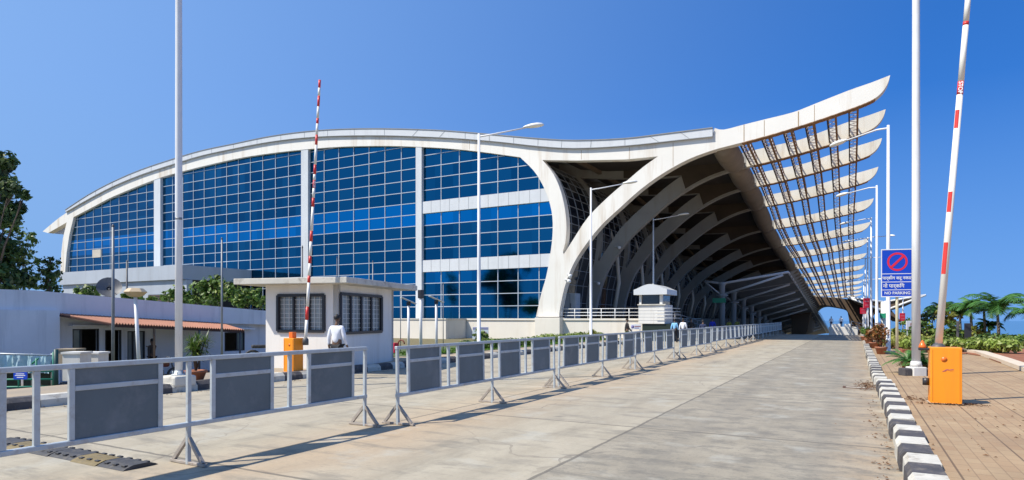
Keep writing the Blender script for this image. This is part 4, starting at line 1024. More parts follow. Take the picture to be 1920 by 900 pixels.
m = MB(); m.lathe([(.06, -.03), (.058, .0), (.012, .10)], p, 12); m.build('warning_lamp', orange_dark, t_)
for (lx, lz, r) in ((-.03, .76, .045),):
    M4 = Matrix.Translation(_m @ Vector((lx, -.182, lz))) @ _m.to_quaternion().to_matrix().to_4x4() @ Matrix.Rotation(R(90), 4, 'X')
    m = MB(); m.lathe([(r, -.003), (r, .003)], (0, 0, 0), 18); m.v = [M4 @ v for v in m.v]; m.build('round_emblem', orange_dark, t_)
m = MB()
for (u0, u1, z0, z1) in ((-.06, .0, .55, .58), (-.03, .03, .57, .60), (.02, .10, .575, .60), (.04, .11, .56, .572)):
    m.prism([_m @ Vector((u0, -.1815, z0)), _m @ Vector((u1, -.1815, z0+.012)), _m @ Vector((u1, -.1815, z1)), _m @ Vector((u0+.02, -.1815, z1-.01))], (_m.to_3x3() @ Vector((0, -.002, 0))))
m.build('logo', M('logo_red_grey', (.45, .12, .12), .5), t_)
m = MB(); p = _m @ Vector((-.27, 0, .36)); m.lathe([(.05, -.06), (.05, .06)], p, 12); m.build('side_knob', frame_dark, t_)
m = MB(); dR = (rB-rA).normalized(); vw = Vector((rA.x, rA.y, 0)).normalized(); sR = dR.cross(vw).normalized()
for (y0, y1) in ((514, 455), (398, 360), (241, 207)):
    m = MB()
    p, q = rA.lerp(rB, tr(y0)), rA.lerp(rB, tr(y1)); rr = .058*(1-.25*tr(y0)); vs = []
    for e in (p, q):
        for k in range(5): a = -.25+k*.32; vs.append(e-vw*(rr+.001)*math.cos(a)+sR*(rr+.001)*math.sin(a))
    m.add(vs, [(k, k+1, k+6, k+5) for k in range(4)])
    m.build('red_reflector', boom_red, bo, recalc=False)
# STOP wording running down the booms
def stop_text(a, b, t, br, parent, size):
    base = base_of(parent); p = a.lerp(b, t); d = (b-a).normalized()
    view = (p-Vector((0, 0, EYE))); view.z = 0; view.normalize(); nrm = -(view-d*view.dot(d)).normalized()
    xa = -d; ya = nrm.cross(xa); rot = Matrix((xa, ya, nrm)).transposed().to_euler()
    text('STOP', 'stop_lettering', size, sign_white, parent, p+nrm*(br*.90)-base, rot, depth=.001, bold=.002)
stop_text(rA, rB, tr(165.5), .0515, t_, .088)
tl = [o for o in bpy.data.objects if o.name == 'boom_barrier'][0]
stop_text(bA, bB, tt(345.5), .039, tl, .075)

# ================================================================== signs
f = 24.6; ps = pf(1682, 600, f)
sg = thing('no_parking_sign', 'tall blue no parking sign with red circle on a cream post', 'sign', (ps.x, ps.y, .15))
m = MB(); m.tube([(ps.x, ps.y+.05, .1), (ps.x, ps.y+.05, 3.9)], .055, 10); m.build('sign_post', M('cream_post', (.62, .56, .38), .5, stain=(.75, .75, .7)), sg)
M4 = Matrix.Translation((ps.x, ps.y, 0)) @ Matrix.Rotation(TH-R(14), 4, 'Z')
zt = EYE+f*(597-467)/F; zb = EYE+f*(597-557)/F; ww = .575
m = MB(); m.bbox((-ww, -.03, zb), (ww, .0, zt), .01, M4=M4); pan = m.build('sign_panel', sign_blue, sg)
HS = zt-zb
rows = [zt-HS*.515, zt-HS*.685, zt-HS*.85]
m = MB()
for z in rows: m.box((-ww+.02, -.034, z-.012), (ww-.02, -.0305, z+.012), M4=M4)
for (a0, a1, b0, b1) in ((-ww, ww, zt-.035, zt), (-ww, ww, zb, zb+.035), (-ww, -ww+.035, zb+.036, zt-.036), (ww-.035, ww, zb+.036, zt-.036)): m.box((a0, -.035, b0), (a1, -.0305, b1), M4=M4)
m.build('sign_border', sign_white, sg)
m = MB(); c = Vector((0, -.033, zt-HS*.265)); n = 40; R1, R0 = .36, .285; vs = []
for k in range(n):
    a = 2*math.pi*k/n; vs += [M4 @ (c+Vector((R1*math.cos(a), 0, R1*math.sin(a)))), M4 @ (c+Vector((R0*math.cos(a), 0, R0*math.sin(a))))]
m.add(vs, [(2*k, 2*k+1, (2*k+3) % (2*n), (2*k+2) % (2*n)) for k in range(n)])
q0 = c+Vector((-.22, -.001, -.22)); q1 = c+Vector((.22, -.001, .22)); m.bar(M4 @ q0, M4 @ q1, .075, .004) if False else m.prism([M4 @ (q0+Vector((-.03, 0, .03))), M4 @ (q0+Vector((.03, 0, -.03))), M4 @ (q1+Vector((.03, 0, -.03))), M4 @ (q1+Vector((-.03, 0, .03)))], M4.to_3x3() @ Vector((0, -.003, 0)))
m.build('prohibition_ring', sign_red, sg)
ro = M4.to_euler(); ro.x = R(90)
for body, zc, size, sx in (('पार्कींग करू नकात', zt-HS*.605, .165, .95), ('नो पार्किंग', zt-HS*.77, .19, 1.0), ('NO PARKING', zt-HS*.918, .15, 1.0)):
    q = M4 @ Vector((0 if body[0] != 'न' else -.13, -.036, zc)); text(body, 'sign_lettering', size, sign_white, sg, q-sg.location, ro, depth=.001, sx=sx, bold=.003)
# red signs
for (x0, x1, y0, y1, f_, lab, px_) in ((1619, 1631, 559, 577, 56, 'upper red notice board on a pale post beyond the street lamps', 1626), (1613, 1624.5, 577, 588.5, 62, 'lower red notice board left of the other red one', 1618), (1687, 1697, 587, 602, 60, 'small red notice board hanging on a post right of the parking sign', 1693)):
    a, b = pf(x0, y1, f_), pf(x1, y0, f_); q = pf(px_, 600, f_)
    t_ = thing('red_notice_board', lab, 'sign', (q.x, q.y, .15+drop(q.y)), 0, 'red notice boards'); M4 = Matrix.Translation(((a.x+b.x)/2, (a.y+b.y)/2, (a.z+b.z)/2)) @ Matrix.Rotation(TH, 4, 'Z')
    w = (x1-x0)/F*f_/2; h = (b.z-a.z)/2
    m = MB(); m.bbox((-w, -.03, -h), (w, .03, h), .01, M4=M4); m.build('sign_panel', sign_red, t_)
    m = MB(); m.box((-w*.7, -.034, h*.25), (w*.7, -.031, h*.38), M4=M4); m.box((-w*.6, -.034, -h*.5), (w*.6, -.031, -h*.38), M4=M4); m.build('sign_rule', M('pink_rule', (.7, .25, .3), .5), t_)
    m = MB(); m.tube([(q.x, q.y+.1, drop(q.y)+.1), (q.x, q.y+.1, b.z if x0 < 1680 else pf(px_, 558, f_).z)], .06, 8); m.build('sign_post', steel_white, t_)
def board(x0, x1, y0, y1, f_, lab, bits, rz=TH):
    a, b = pf(x0, y1, f_), pf(x1, y0, f_); c = (a+b)/2
    gzz = gz(c.x, c.y)+.1; t_ = thing('white_notice_board', lab, 'sign', (c.x, c.y, gzz)); M4 = Matrix.Translation(c) @ Matrix.Rotation(rz, 4, 'Z')
    w = (x1-x0)/F*f_/2; h = (b.z-a.z)/2
    m = MB(); m.bbox((-w, -.02, -h), (w, .02, h), .008, M4=M4); m.build('sign_panel', sign_white, t_)
    for s in (-1, 1): m = MB(); m.tube([M4 @ Vector((s*w*.8, .04, -h))+Vector((0, 0, h)), M4 @ Vector((s*w*.8, .04, 0))*1], .02, 6); m.v = [Vector((v.x, v.y, gzz-.1)) if v.z < c.z-.01 and False else v for v in m.v]; q = M4 @ Vector((s*w*.8, .04, 0)); m = MB(); m.tube([(q.x, q.y, gzz-.1), (q.x, q.y, c.z)], .022, 6); m.build('sign_leg', steel_grey, t_)
    for (u0, u1, v0, v1, mt) in bits:
        m = MB(); m.box((-w+2*w*u0, -.024, -h+2*h*v0), (-w+2*w*u1, -.0205, -h+2*h*v1), M4=M4); m.build('sign_stripe', mt, t_)
    return t_, M4, w, h
ink2 = M('sign_ink_red', (.35, .10, .10), .5); hdr = M('sign_header_violet', (.36, .34, .50), .5); pale_blue = M('sign_pale_blue', (.45, .62, .66), .5)
t_, M4, w, h = board(886, 916, 613, 636, 36, 'white notice board with violet header half behind a shrub and the nearest lamp post', [(0.02, .98, .78, .97, hdr), (.45, .98, .04, .38, pale_blue)])
q = M4 @ Vector((w*.42, -.03, h*.05)); e_ = M4.to_euler(); e_.x = R(90); text('ies', 'sign_lettering', h*.9, ink2, t_, q-t_.location, e_, depth=.001)
t_, M4, w, h = board(1183, 1202, 608, 617.5, 42, 'small white notice board beside the person in dark clothes', [(.35, .95, .50, .66, ink2), (.35, .78, .18, .34, sign_grey_ink)])
m = MB(); m.lathe([(h*.62, -.002), (h*.62, .002)], (0, 0, 0), 14); MM = M4 @ Matrix.Translation((-w*.68, -.022, 0)) @ Matrix.Rotation(R(90), 4, 'X'); m.v = [MM @ v for v in m.v]; m.build('round_emblem', sign_grey_ink, t_)
t_, M4, w, h = board(1699, 1728, 601.5, 618, 34, 'white notice board standing in the flower bed behind the right mast', [])
q = M4 @ Vector((0, -.03, h*.2)); e_ = M4.to_euler(); e_.x = R(90); text('& GA', 'sign_lettering', h*.85, ink2, t_, q-t_.location, e_, depth=.001)
# hydrant box
p = pg(738, 658, .15); t_ = thing('hydrant_box', 'red fire hydrant box with coiled pipe by the plinth behind the second barrier', 'hydrant', p)
m = MB(); q = pf(737, 648, 27); m.bbox((q.x-.18, q.y-.12, .12), (q.x+.18, q.y+.12, q.z+.12), .015); m.build('box', sign_red, t_)
m = MB(); c = pf(751, 645, 27); m.tube([c+Vector((.17*math.cos(a), .05, .17*math.sin(a))) for a in [k*math.pi/8 for k in range(15)]], .03, 8); m.build('coiled_pipe', M('hydrant_brown', (.2, .05, .03), .5), t_)

# ================================================================== speed hump
HPY = 4.0
for k in range(13):
    x0 = -6.72-k*.5
    if k in (6,): continue
    m = MB(); prof = [(-.19, 0.002), (-.16, .02), (-.08, .045), (.08, .045), (.16, .02), (.19, .002)]
    dz = random.Random(k).uniform(-.03, .03)
    m.prism([Vector((x0, HPY+a+dz*.4, b)) for a, b in prof], (-.488, 0, 0))
    t_ = thing('speed_hump_block', ['black', 'yellow'][k % 3 == 1]+' rubber speed hump block lying across the left lane', 'speed hump', (x0-.25, HPY, 0), 0, 'rubber speed hump blocks')
    t_['label'] = ('yellow' if k % 3 == 1 else 'black')+' rubber speed hump block across the left lane, '+['at the barrier foot end', 'second from the barrier foot', 'third from the barrier foot', 'fourth from the barrier foot', 'fifth from the barrier foot', 'sixth from the barrier foot', '', 'first beyond the gap', 'second beyond the gap', 'third beyond the gap', 'fourth beyond the gap', 'fifth beyond the gap', 'last one at the pavement kerb'][k]
    m.build('hump_body', rubber_yellow if k % 3 == 1 else rubber_black, t_)
    for s in (-1, 1):
        for j in range(3): m2 = MB(); xx = x0-.08-j*.16; m2.bbox((xx-.035, HPY+s*.12-.02, .03), (xx+.035, HPY+s*.12+.02, .047), .006); m2.build('hump_stud', rubber_black, t_)

# drain and debris by the right kerb
t_ = thing('drain_cover', 'rusty channel drain cover in the road beside the right kerb', 'drain', pg(1615, 725))
a = pg(1580, 727); b = pg(1640, 727)
m = MB(); m.box((a.x, a.y-.05, .003), (.38, a.y+.02, .012)); m.box((a.x, a.y+.32, .003), (.38, a.y+.36, .012)); m.box((a.x, a.y+.02, .003), (a.x+.06, a.y+.32, .012)); m.build('drain_frame', M('rusty_frame', (.10, .05, .03), .8), t_)
m = MB(); m.box((a.x+.06, a.y+.02, .002), (.38, a.y+.32, .006)); m.build('drain_lid', kerb_bare, t_)

# ================================================================== vegetation
def leaves(m, c, r, n, size, rnd, squash=1.0, mi=0, hollow=.35):
    c = Vector(c)
    for _ in range(n):
        d = Vector((rnd.gauss(0, 1), rnd.gauss(0, 1), rnd.gauss(0, 1))).normalized()
        p = c+Vector((d.x*r, d.y*r, d.z*r*squash))*(hollow+(1-hollow)*rnd.random()**.6)
        a = (d+Vector((rnd.uniform(-1, 1), rnd.uniform(-1, 1), rnd.uniform(-.6, 1)))*.9).normalized()
        b = a.cross(Vector((rnd.uniform(-1, 1), rnd.uniform(-1, 1), rnd.uniform(-1, 1)))).normalized(); e = a.cross(b)
        s = size*rnd.uniform(.6, 1.35); b = b*s; e = e*s*.55
        m.add([p-b, p-e*.9, p+b, p+e], [(0, 1, 2, 3)], mi)
def tree(name, label, cat, base, clumps, mat, leaf, dens, group=None, trunk_r=.16, seed=1, squash=.85):
    rnd = random.Random(seed); t = thing(name, label, cat, base, 0, group); base = Vector(base)
    cs = [(Vector(c), r) for c, r in clumps]; mid = sum((c for c, _ in cs), Vector())/len(cs)
    m = MB(); fork = base.lerp(Vector((mid.x, mid.y, min(c.z for c, _ in cs))), .8)
    wob = [base, base.lerp(fork, .5)+Vector((rnd.uniform(-.1, .1), rnd.uniform(-.1, .1), 0)), fork]
    m.tube(wob, [trunk_r*1.25, trunk_r, trunk_r*.8], 8)
    for c, r in cs:
        mm = fork.lerp(c, .5)+Vector((rnd.uniform(-.2, .2), rnd.uniform(-.2, .2), .1)); m.tube([fork, mm, c], [trunk_r*.6, trunk_r*.35, trunk_r*.12], 6)
        for _ in range(4):
            d = Vector((rnd.uniform(-1, 1), rnd.uniform(-1, 1), rnd.uniform(-.5, 1))).normalized()*r*.8; m.tube([mm.lerp(c, .6), c+d], [trunk_r*.2, trunk_r*.05], 4)
    m.build('trunk', trunk_mat, t)
    m = MB()
    for c, r in cs:
        n = int(dens*r*r)
        for _ in range(11):
            d = Vector((rnd.gauss(0, 1), rnd.gauss(0, 1), rnd.gauss(0, .9))).normalized()*r*rnd.uniform(.25, 1.12)
            leaves(m, c+d, r*rnd.uniform(.22, .42), int(n/15*rnd.uniform(.6, 1.4)), leaf, rnd, squash*rnd.uniform(.6, 1), hollow=.05)
        leaves(m, c, r*1.2, n//7, leaf, rnd, squash, hollow=.3)
    m.build('crown', mat, t, recalc=False); return t
def pc(x, y, f, rpx): return (pf(x, y, f), rpx*f/F)
# big tree reaching in at the left edge
b = pf(-60, 600, 33); b.z = -1.0
tree('broadleaf_tree', 'tall dark broadleaf tree reaching in at the left edge above the office wing', 'tree', b,
     [pc(12, 300, 33, 17), pc(-40, 330, 33, 50), pc(18, 352, 32, 20), pc(46, 368, 32, 9), pc(-20, 400, 34, 45), pc(12, 405, 33, 22), pc(-50, 480, 33, 60), pc(10, 470, 34, 34), pc(5, 525, 33, 32), pc(40, 522, 34, 22), pc(-90, 420, 34, 55)],
     leaf_dark, .15, 3200, trunk_r=.13, seed=4)
b = pf(30, 600, 40); b.z = -1.0
tree('feathery_tree', 'light feathery tree with sparse small leaves behind the left corner', 'tree', b,
     [pc(30, 430, 40, 18), pc(55, 450, 40, 17), pc(40, 475, 40, 20), pc(65, 492, 40, 14), pc(30, 505, 40, 22), pc(60, 525, 40, 18)], leaf_mid, .10, 900, trunk_r=.06, seed=5)
b = pf(94, 600, 35); b.z = -1.0
tree('ivy_clad_tree', 'dark leafy column shaped tree before the left end of the glass front', 'tree', b,
     [pc(95, 492, 35, 15), pc(92, 505, 35, 17), pc(97, 520, 35, 16), pc(90, 535, 35, 17), pc(98, 545, 35, 16)], leaf_dark, .10, 1500, trunk_r=.14, seed=6)
for k, (cl, lab, mt, f) in enumerate((
    ([(150, 548, 12), (165, 545, 13), (175, 552, 10)], 'small bright shrub behind the parapet left of the satellite dish', leaf_mid, 31),
    ([(240, 556, 9), (262, 560, 8), (285, 562, 9)], 'low shrub row top showing over the parapet below the louvres', leaf_mid, 33),
    ([(315, 556, 13), (333, 548, 15), (350, 560, 15)], 'green shrub behind the parapet beside the thick white mast', leaf_mid, 36),
    ([(375, 545, 20), (400, 535, 20), (425, 545, 22), (392, 560, 22), (350, 562, 14)], 'tallest rounded shrub behind the office roof, below the podium', leaf_mid, 36.5),
    ([(450, 555, 17), (472, 556, 17), (495, 566, 14), (455, 568, 15)], 'wide green shrub between the office roof and the guard booth', leaf_mid, 36))):
    c0 = cl[0]; b = pf(sum(c[0] for c in cl)/len(cl), 600, f); b.z = -1.0
    tree('shrub', lab, 'shrub', b, [pc(x, y, f, r) for x, y, r in cl], mt, .12, 2400, 'shrubs behind the office', trunk_r=.07, seed=20+k)
# lawn and hedge along the plinth
ln = MB(); rnd = random.Random(3)
for _ in range(9000):
    x = rnd.uniform(-20, -14.6); y = rnd.uniform(20, 43); h = rnd.uniform(.05, .12); a = rnd.uniform(0, 6.28); z = gz(x, y)+.13*(1 if x > -16 else .5)
    ln.add([(x-.05*math.cos(a), y-.05*math.sin(a), z), (x+.05*math.cos(a), y+.05*math.sin(a), z), (x+.02, y, z+h)], [(0, 1, 2)])
tag(ln.build('lawn_grass', grass_mat, recalc=False), 'bright green grass strip in front of the plinth', 'grass', kind='stuff')
struct(MB().add([(-20.5, 19, .02), (-14.6, 19, .17), (-14.6, 43.4, .17), (-20.5, 43.4, .02)], [(0, 1, 2, 3)]).build('lawn_ground', M('lawn_soil', (.07, .10, .03), .95, var=.3, scale=3)))
def hedge(pts, w, h, lab, mt, dens, leaf, seed, group=None, name='hedge', cat='hedge'):
    rnd = random.Random(seed); m = MB(); pts = [Vector(p) for p in pts]
    for a, b in zip(pts, pts[1:]):
        L = (b-a).length; n = max(1, int(L/.45))
        for k in range(n):
            c = a.lerp(b, (k+.5)/n)+Vector((rnd.uniform(-.08, .08), rnd.uniform(-.08, .08), h*(.5+rnd.uniform(-.06, .1))))
            leaves(m, c, max(w, h)*.55*rnd.uniform(.85, 1.15), int(dens), leaf, rnd, h/max(w, h)*.95, hollow=.2)
    return tag(m.build(name, mt, recalc=False), lab, cat, group)
hedge([(-15.6, 24, .15), (-15.4, 31, .15)], .6, .45, 'dark green low hedge by the hydrant box behind the second barrier', leaf_mid, 160, .07, 31, 'low hedges by the plinth')
hedge([(-16.2, 33, .15), (-16.0, 42.5, .15)], .8, .5, 'low bright hedge left of the big white pier', leaf_light, 160, .07, 32, 'low hedges by the plinth')
a_ = pg(1015, 646, .15); b_ = pg(1050, 641, .15)
for k, (x, y, f, r, lab, mt) in enumerate(((903, 628, 33, 13, 'small bright shrub in front of the violet topped notice board', leaf_light), (1112, 622, 40, 8, 'yellow flowering shrub at the foot of the lamp before the arches', leaf_yellow), (1090, 628, 40, 7, 'low yellow green shrub left of the flowering one', leaf_light), (1030, 636, 40, 10, 'low green shrub at the foot of the big white pier', leaf_light), (1002, 640, 38, 8, 'small green shrub left of the big white pier', leaf_mid))):
    q = pf(x, y+10, f); tree('shrub', lab, 'shrub', (q.x, q.y, .1), [pc(x-3, y, f, r), pc(x+4, y+4, f, r*.8), pc(x, y+8, f, r*.8)], mt, .07, 2500, 'shrubs along the plinth', trunk_r=.03, seed=40+k)
# right flower bed
bed = [pg(1640, 642, .15), pg(1700, 660, .15), pg(1812, 664, .15), pg(1840, 668, .15), pg(1935, 703, .15), pg(2060, 700, .15), pg(2300, 640, .15), pg(1700, 628, .15)]
m = MB(); m.prism([Vector((p.x, p.y, .16)) for p in bed], (0, 0, .03)); struct(m.build('flower_bed_ground', soil))
m = MB(); e = [pg(1806, 660, .15), pg(1838, 664, .15), pg(1880, 678, .15), pg(1940, 700, .15)]
for a, b in zip(e, e[1:]): m.bar(a+Vector((0, 0, .07)), b+Vector((0, 0, .07)), .38, .12)
struct(m.build('bed_kerb', M('pale_bed_kerb', (.60, .50, .38), .8, var=.08)))
m = MB(); e = [pg(1690, 661, .15), pg(1806, 661, .15)]; m.bar(e[0]+Vector((0, 0, .06)), e[1]+Vector((0, 0, .06)), .15, .14); struct(m.build('bed_kerb', M('red_edging', (.32, .09, .05), .85)))
def hd(x0, y0, x1, y1): a = pg(x0, y0, .2); b = pg(x1, y1, .2); return [a, b]
hedge(hd(1700, 657, 1800, 659), .9, .58, 'light green leafy hedge behind the right orange barrier box', leaf_light, 330, .09, 51, 'bed hedges')
hedge(hd(1812, 657, 1905, 663), .9, .55, 'light green hedge right of the black post', leaf_light, 330, .09, 52, 'bed hedges')
hedge(hd(1668, 652, 1745, 650), .9, .55, 'pale green hedge left of the right white mast', leaf_yellow, 300, .09, 53, 'bed hedges')
hedge(hd(1830, 648, 1980, 652), 1.0, .6, 'back hedge under the palms', leaf_mid, 300, .1, 54, 'bed hedges')
hedge(hd(1690, 641, 1830, 641), 1.2, .75, 'darker green hedge at the back of the flower bed', leaf_mid, 260, .12, 55, 'bed hedges')
for k, (cl, lab, mt, f) in enumerate((
    ([(1782, 615, 15), (1775, 628, 14), (1790, 630, 13)], 'glossy round green shrub just right of the raised boom', leaf_mid, 31),
    ([(1735, 610, 14), (1722, 620, 12), (1745, 625, 13)], 'green shrub between the white mast and the boom', leaf_mid, 33),
    ([(1768, 582, 14), (1782, 590, 16), (1800, 584, 13), (1775, 600, 13)], 'yellow green tree crown behind the raised boom', leaf_yellow, 42),
    ([(1748, 586, 14), (1736, 598, 14), (1760, 578, 10)], 'dark round tree behind the flower bed, left of the boom', leaf_dark, 50),
    ([(1700, 605, 10), (1715, 612, 10)], 'dark small shrub behind the parking sign post', leaf_mid, 40),
    ([(1682, 622, 12), (1672, 630, 9)], 'yellowish shrub with pale flowers at the foot of the cream sign post', leaf_yellow, 32),
    ([(1832, 620, 11), (1842, 628, 11)], 'pale green shrub under the palms right of the black post', leaf_yellow, 36))):
    b = pf(sum(c[0] for c in cl)/len(cl), 600, f); b.z = .1
    tree('garden_shrub', lab, 'shrub', b, [pc(x, y, f, r) for x, y, r in cl], mt, .11, 1300, 'shrubs in the right flower bed', trunk_r=.06, seed=60+k)
def palm(base, H, n, L, lab, seed, group='palms in the flower bed'):
    rnd = random.Random(seed); t = thing('palm_tree', lab, 'palm', base, 0, group); base = Vector(base); top = base+Vector((rnd.uniform(-.1, .1), rnd.uniform(-.1, .1), H))
    m = MB(); m.tube([base, base.lerp(top, .5)+Vector((.03, 0, 0)), top], [.10, .075, .06], 8); m.build('trunk', palm_trunk, t)
    m = MB()
    for k in range(n):
        az = 2*math.pi*k/n+rnd.uniform(-.25, .25); el = rnd.uniform(.55, 1.5); d = Vector((math.cos(az), math.sin(az), 0)); LL = L*rnd.uniform(.8, 1.1)
        pts = []; p = top.copy(); e = el
        for s in range(11): pts.append(p.copy()); p = p+(d*math.cos(e)+Vector((0, 0, math.sin(e))))*(LL/10); e -= .15+.06*rnd.random()
        m.tube(pts, [.018]*10+[.006], 4)
        side = Vector((-d.y, d.x, 0))
        for s in range(1, 11):
            for q in (0, .5):
                a = pts[s-1].lerp(pts[s], q+.5 if q == 0 else 1)
                wl = LL*.34*math.sin(math.pi*min(.97, (s+.8)/11.5))**.7
                for sg_ in (-1, 1):
                    tip = a+side*sg_*wl*.8+(pts[s]-pts[s-1]).normalized()*wl*.55-Vector((0, 0, wl*rnd.uniform(.25, .6)))
                    ax_ = (pts[s]-pts[s-1]).normalized()*.045
                    m.add([a-ax_, a+ax_, tip], [(0, 1, 2)])
    m.build('crown', leaf_palm, t, recalc=False)
for k, (x, ty, by, f, L, lab) in enumerate(((1872, 584, 640, 34, 1.9, 'tallest palm with a clean trunk at the right end of the bed'), (1845, 584, 640, 36, 1.35, 'palm just left of the tallest one'), (1822, 580, 640, 37, 1.3, 'palm right of the black post'), (1800, 590, 640, 40, 1.35, 'palm directly above the black post'), (1853, 612, 640, 36, .8, 'short young palm between the two right hand palms'), (1765, 583, 640, 44, 1.2, 'palm whose fronds show behind the raised boom'), (1928, 590, 645, 36, 1.6, 'palm at the extreme right edge'))):
    q = pf(x, by, f); tp_ = pf(x, ty, f); palm((q.x, q.y, .15), tp_.z-.15, 15, L, lab, 80+k)
t_ = thing('black_post', 'black marker post standing in the hedge under the palms', 'post', pf(1815, 640, 29)); a = pf(1815, 640, 29); b = pf(1815, 606, 29)
m = MB(); m.bbox((a.x-.14, a.y-.06, .15), (a.x+.12, a.y+.06, b.z), .02); m.build('post_shaft', frame_dark, t_)
m = MB(); m.bbox((a.x-.40, a.y+.3, .15), (a.x-.30, a.y+.4, b.z+.1), .02); m.build('post_stay', dark_steel, t_)
# pots
def potted(loc, lab, kind, H, seed, group=None, pr=.2, ph=.3):
    t = thing('potted_plant', lab, 'potted plant', loc, 0, group); rnd = random.Random(seed); L = Vector(loc)
    m = MB(); m.lathe([(pr*.65, 0), (pr*.95, ph*.8), (pr*1.05, ph*.8), (pr*1.05, ph), (pr*.9, ph), (pr*.85, ph*.85)], L, 16); m.build('pot', terracotta, t)
    m = MB()
    if kind == 'spray':
        for k in range(7):
            a = rnd.uniform(0, 6.28); d = Vector((math.cos(a), math.sin(a), 0))*rnd.uniform(.05, .24)*H; top = L+Vector((0, 0, ph+H*rnd.uniform(.45, .8)))+d
            m.tube([L+Vector((0, 0, ph*.8)), (L+top)/2+Vector((0, 0, ph*.4)), top], [.02, .014, .01], 5, mi=1)
            for j in range(75):
                b = rnd.uniform(0, 6.28); e = rnd.uniform(-.4, 1.3); dr = Vector((math.cos(b)*math.cos(e), math.sin(b)*math.cos(e), math.sin(e))); p = top-Vector((0, 0, rnd.uniform(0, .35)*H)); q = p+dr*H*rnd.uniform(.2, .34)-Vector((0, 0, .05*H))
                s_ = dr.cross(Vector((0, 0, 1))).normalized()*.014; mid = p.lerp(q, .5)
                m.add([p, mid-s_, q, mid+s_], [(0, 1, 2, 3)])
        m.build('foliage', [leaf_mid, trunk_mat], t, recalc=False)
    elif kind == 'palm':
        for k in range(30):
            a = rnd.uniform(0, 6.28); e = rnd.uniform(.25, 1.35); d = Vector((math.cos(a), math.sin(a), 0)); p = L+Vector((0, 0, ph)); LL = H*rnd.uniform(.7, 1.05); pts = []
            for s in range(7): pts.append(p.copy()); p = p+(d*math.cos(e)+Vector((0, 0, math.sin(e))))*LL/6; e -= .2
            sd = Vector((-d.y, d.x, 0))
            for s in range(1, 7):
                for sg_ in (-1, 1):
                    for q in (.2, .7):
                        p0 = pts[s-1].lerp(pts[s], q); ww_ = LL*.24*math.sin(math.pi*(s+.2)/7.6); tip = p0+sd*sg_*ww_+(pts[s]-pts[s-1]).normalized()*ww_*.9-Vector((0, 0, ww_*.3)); ax_ = (pts[s]-pts[s-1]).normalized()*.02
                        m.add([p0-ax_, p0+ax_, tip], [(0, 1, 2)])
            m.tube(pts, .005, 3)
        m.build('foliage', leaf_palm, t, recalc=False)
    else:
        for k in range(9): c = L+Vector((rnd.uniform(-.22, .22), rnd.uniform(-.22, .22), ph+H*rnd.uniform(.25, .95))); leaves(m, c, H*.24, 55, .06, rnd); m.tube([L+Vector((0, 0, ph*.7)), c], [.015, .006], 4, mi=1)
        m.build('foliage', [leaf_croton if kind == 'croton' else leaf_mid, trunk_mat], t, recalc=False)
q = pf(367, 716, 14.6); potted((q.x, q.y, .15), 'spiky leaved bush in a wide terracotta pot beside the left white mast', 'spray', .95, 7, pr=.24, ph=.25)
q = pg(1702, 700, .15); potted((q.x, q.y, .15), 'potted palm left of the right white mast', 'palm', .62, 8, 'pots at the right mast', .15, .3)
q = pg(1733, 702, .15); potted((q.x, q.y, .15), 'potted palm half hidden behind the right white mast', 'palm', .55, 9, 'pots at the right mast', .14, .28)
for k, (x, y, H, kd, lab) in enumerate(((1652, 664, .85, 'croton', 'large orange croton in a red pot beside the nearest right lamp'), (1638, 653, .6, 'croton', 'dark croton pot next to the second right lamp'), (1629, 645, .6, 'green', 'third potted plant beyond the crotons'), (1621, 639, .55, 'green', 'farthest potted plant on the right walkway'), (1647, 652, .7, 'croton', 'croton pot just beyond the large orange one'))):
    q = pg(x, y, .15); potted((q.x, q.y, .15), lab, kd, H, 90+k, 'pots along the right walkway', .22, .3)
# dry leaves
m = MB(); rnd = random.Random(9)
def litter(c, rx, ry, n, z):
    for _ in range(n):
        x = c[0]+rnd.gauss(0, rx); y = c[1]+rnd.gauss(0, ry); a = rnd.uniform(0, 6.28); s_ = rnd.uniform(.012, .035); zz = z+rnd.uniform(.002, .02)
        m.add([(x-s_*math.cos(a), y-s_*math.sin(a), zz), (x+s_*.5*math.sin(a), y-s_*.5*math.cos(a), zz+.012), (x+s_*math.cos(a), y+s_*math.sin(a), zz), (x-s_*.5*math.sin(a), y+s_*.5*math.cos(a), zz+.006)], [(0, 1, 2, 3)])
litter((1.3, 12.76), .22, .03, 120, .15); litter((1.0, 13.4), .25, .2, 120, .15); litter((.25, 17.2), .12, .5, 260, .003); litter((1.7, 12.95), .12, .05, 50, .15)
litter((.3, 9), .08, 2.5, 110, .003); litter((1.7, 10), .8, 2, 90, .15); litter((-12.6, 12), .12, 6, 160, .003)
tag(m.build('dry_leaves', M('dry_leaf', (.16, .075, .03), .9, var=.5, scale=30), recalc=False), 'dry brown leaves blown against the kerb and the orange box', 'leaves', kind='stuff')

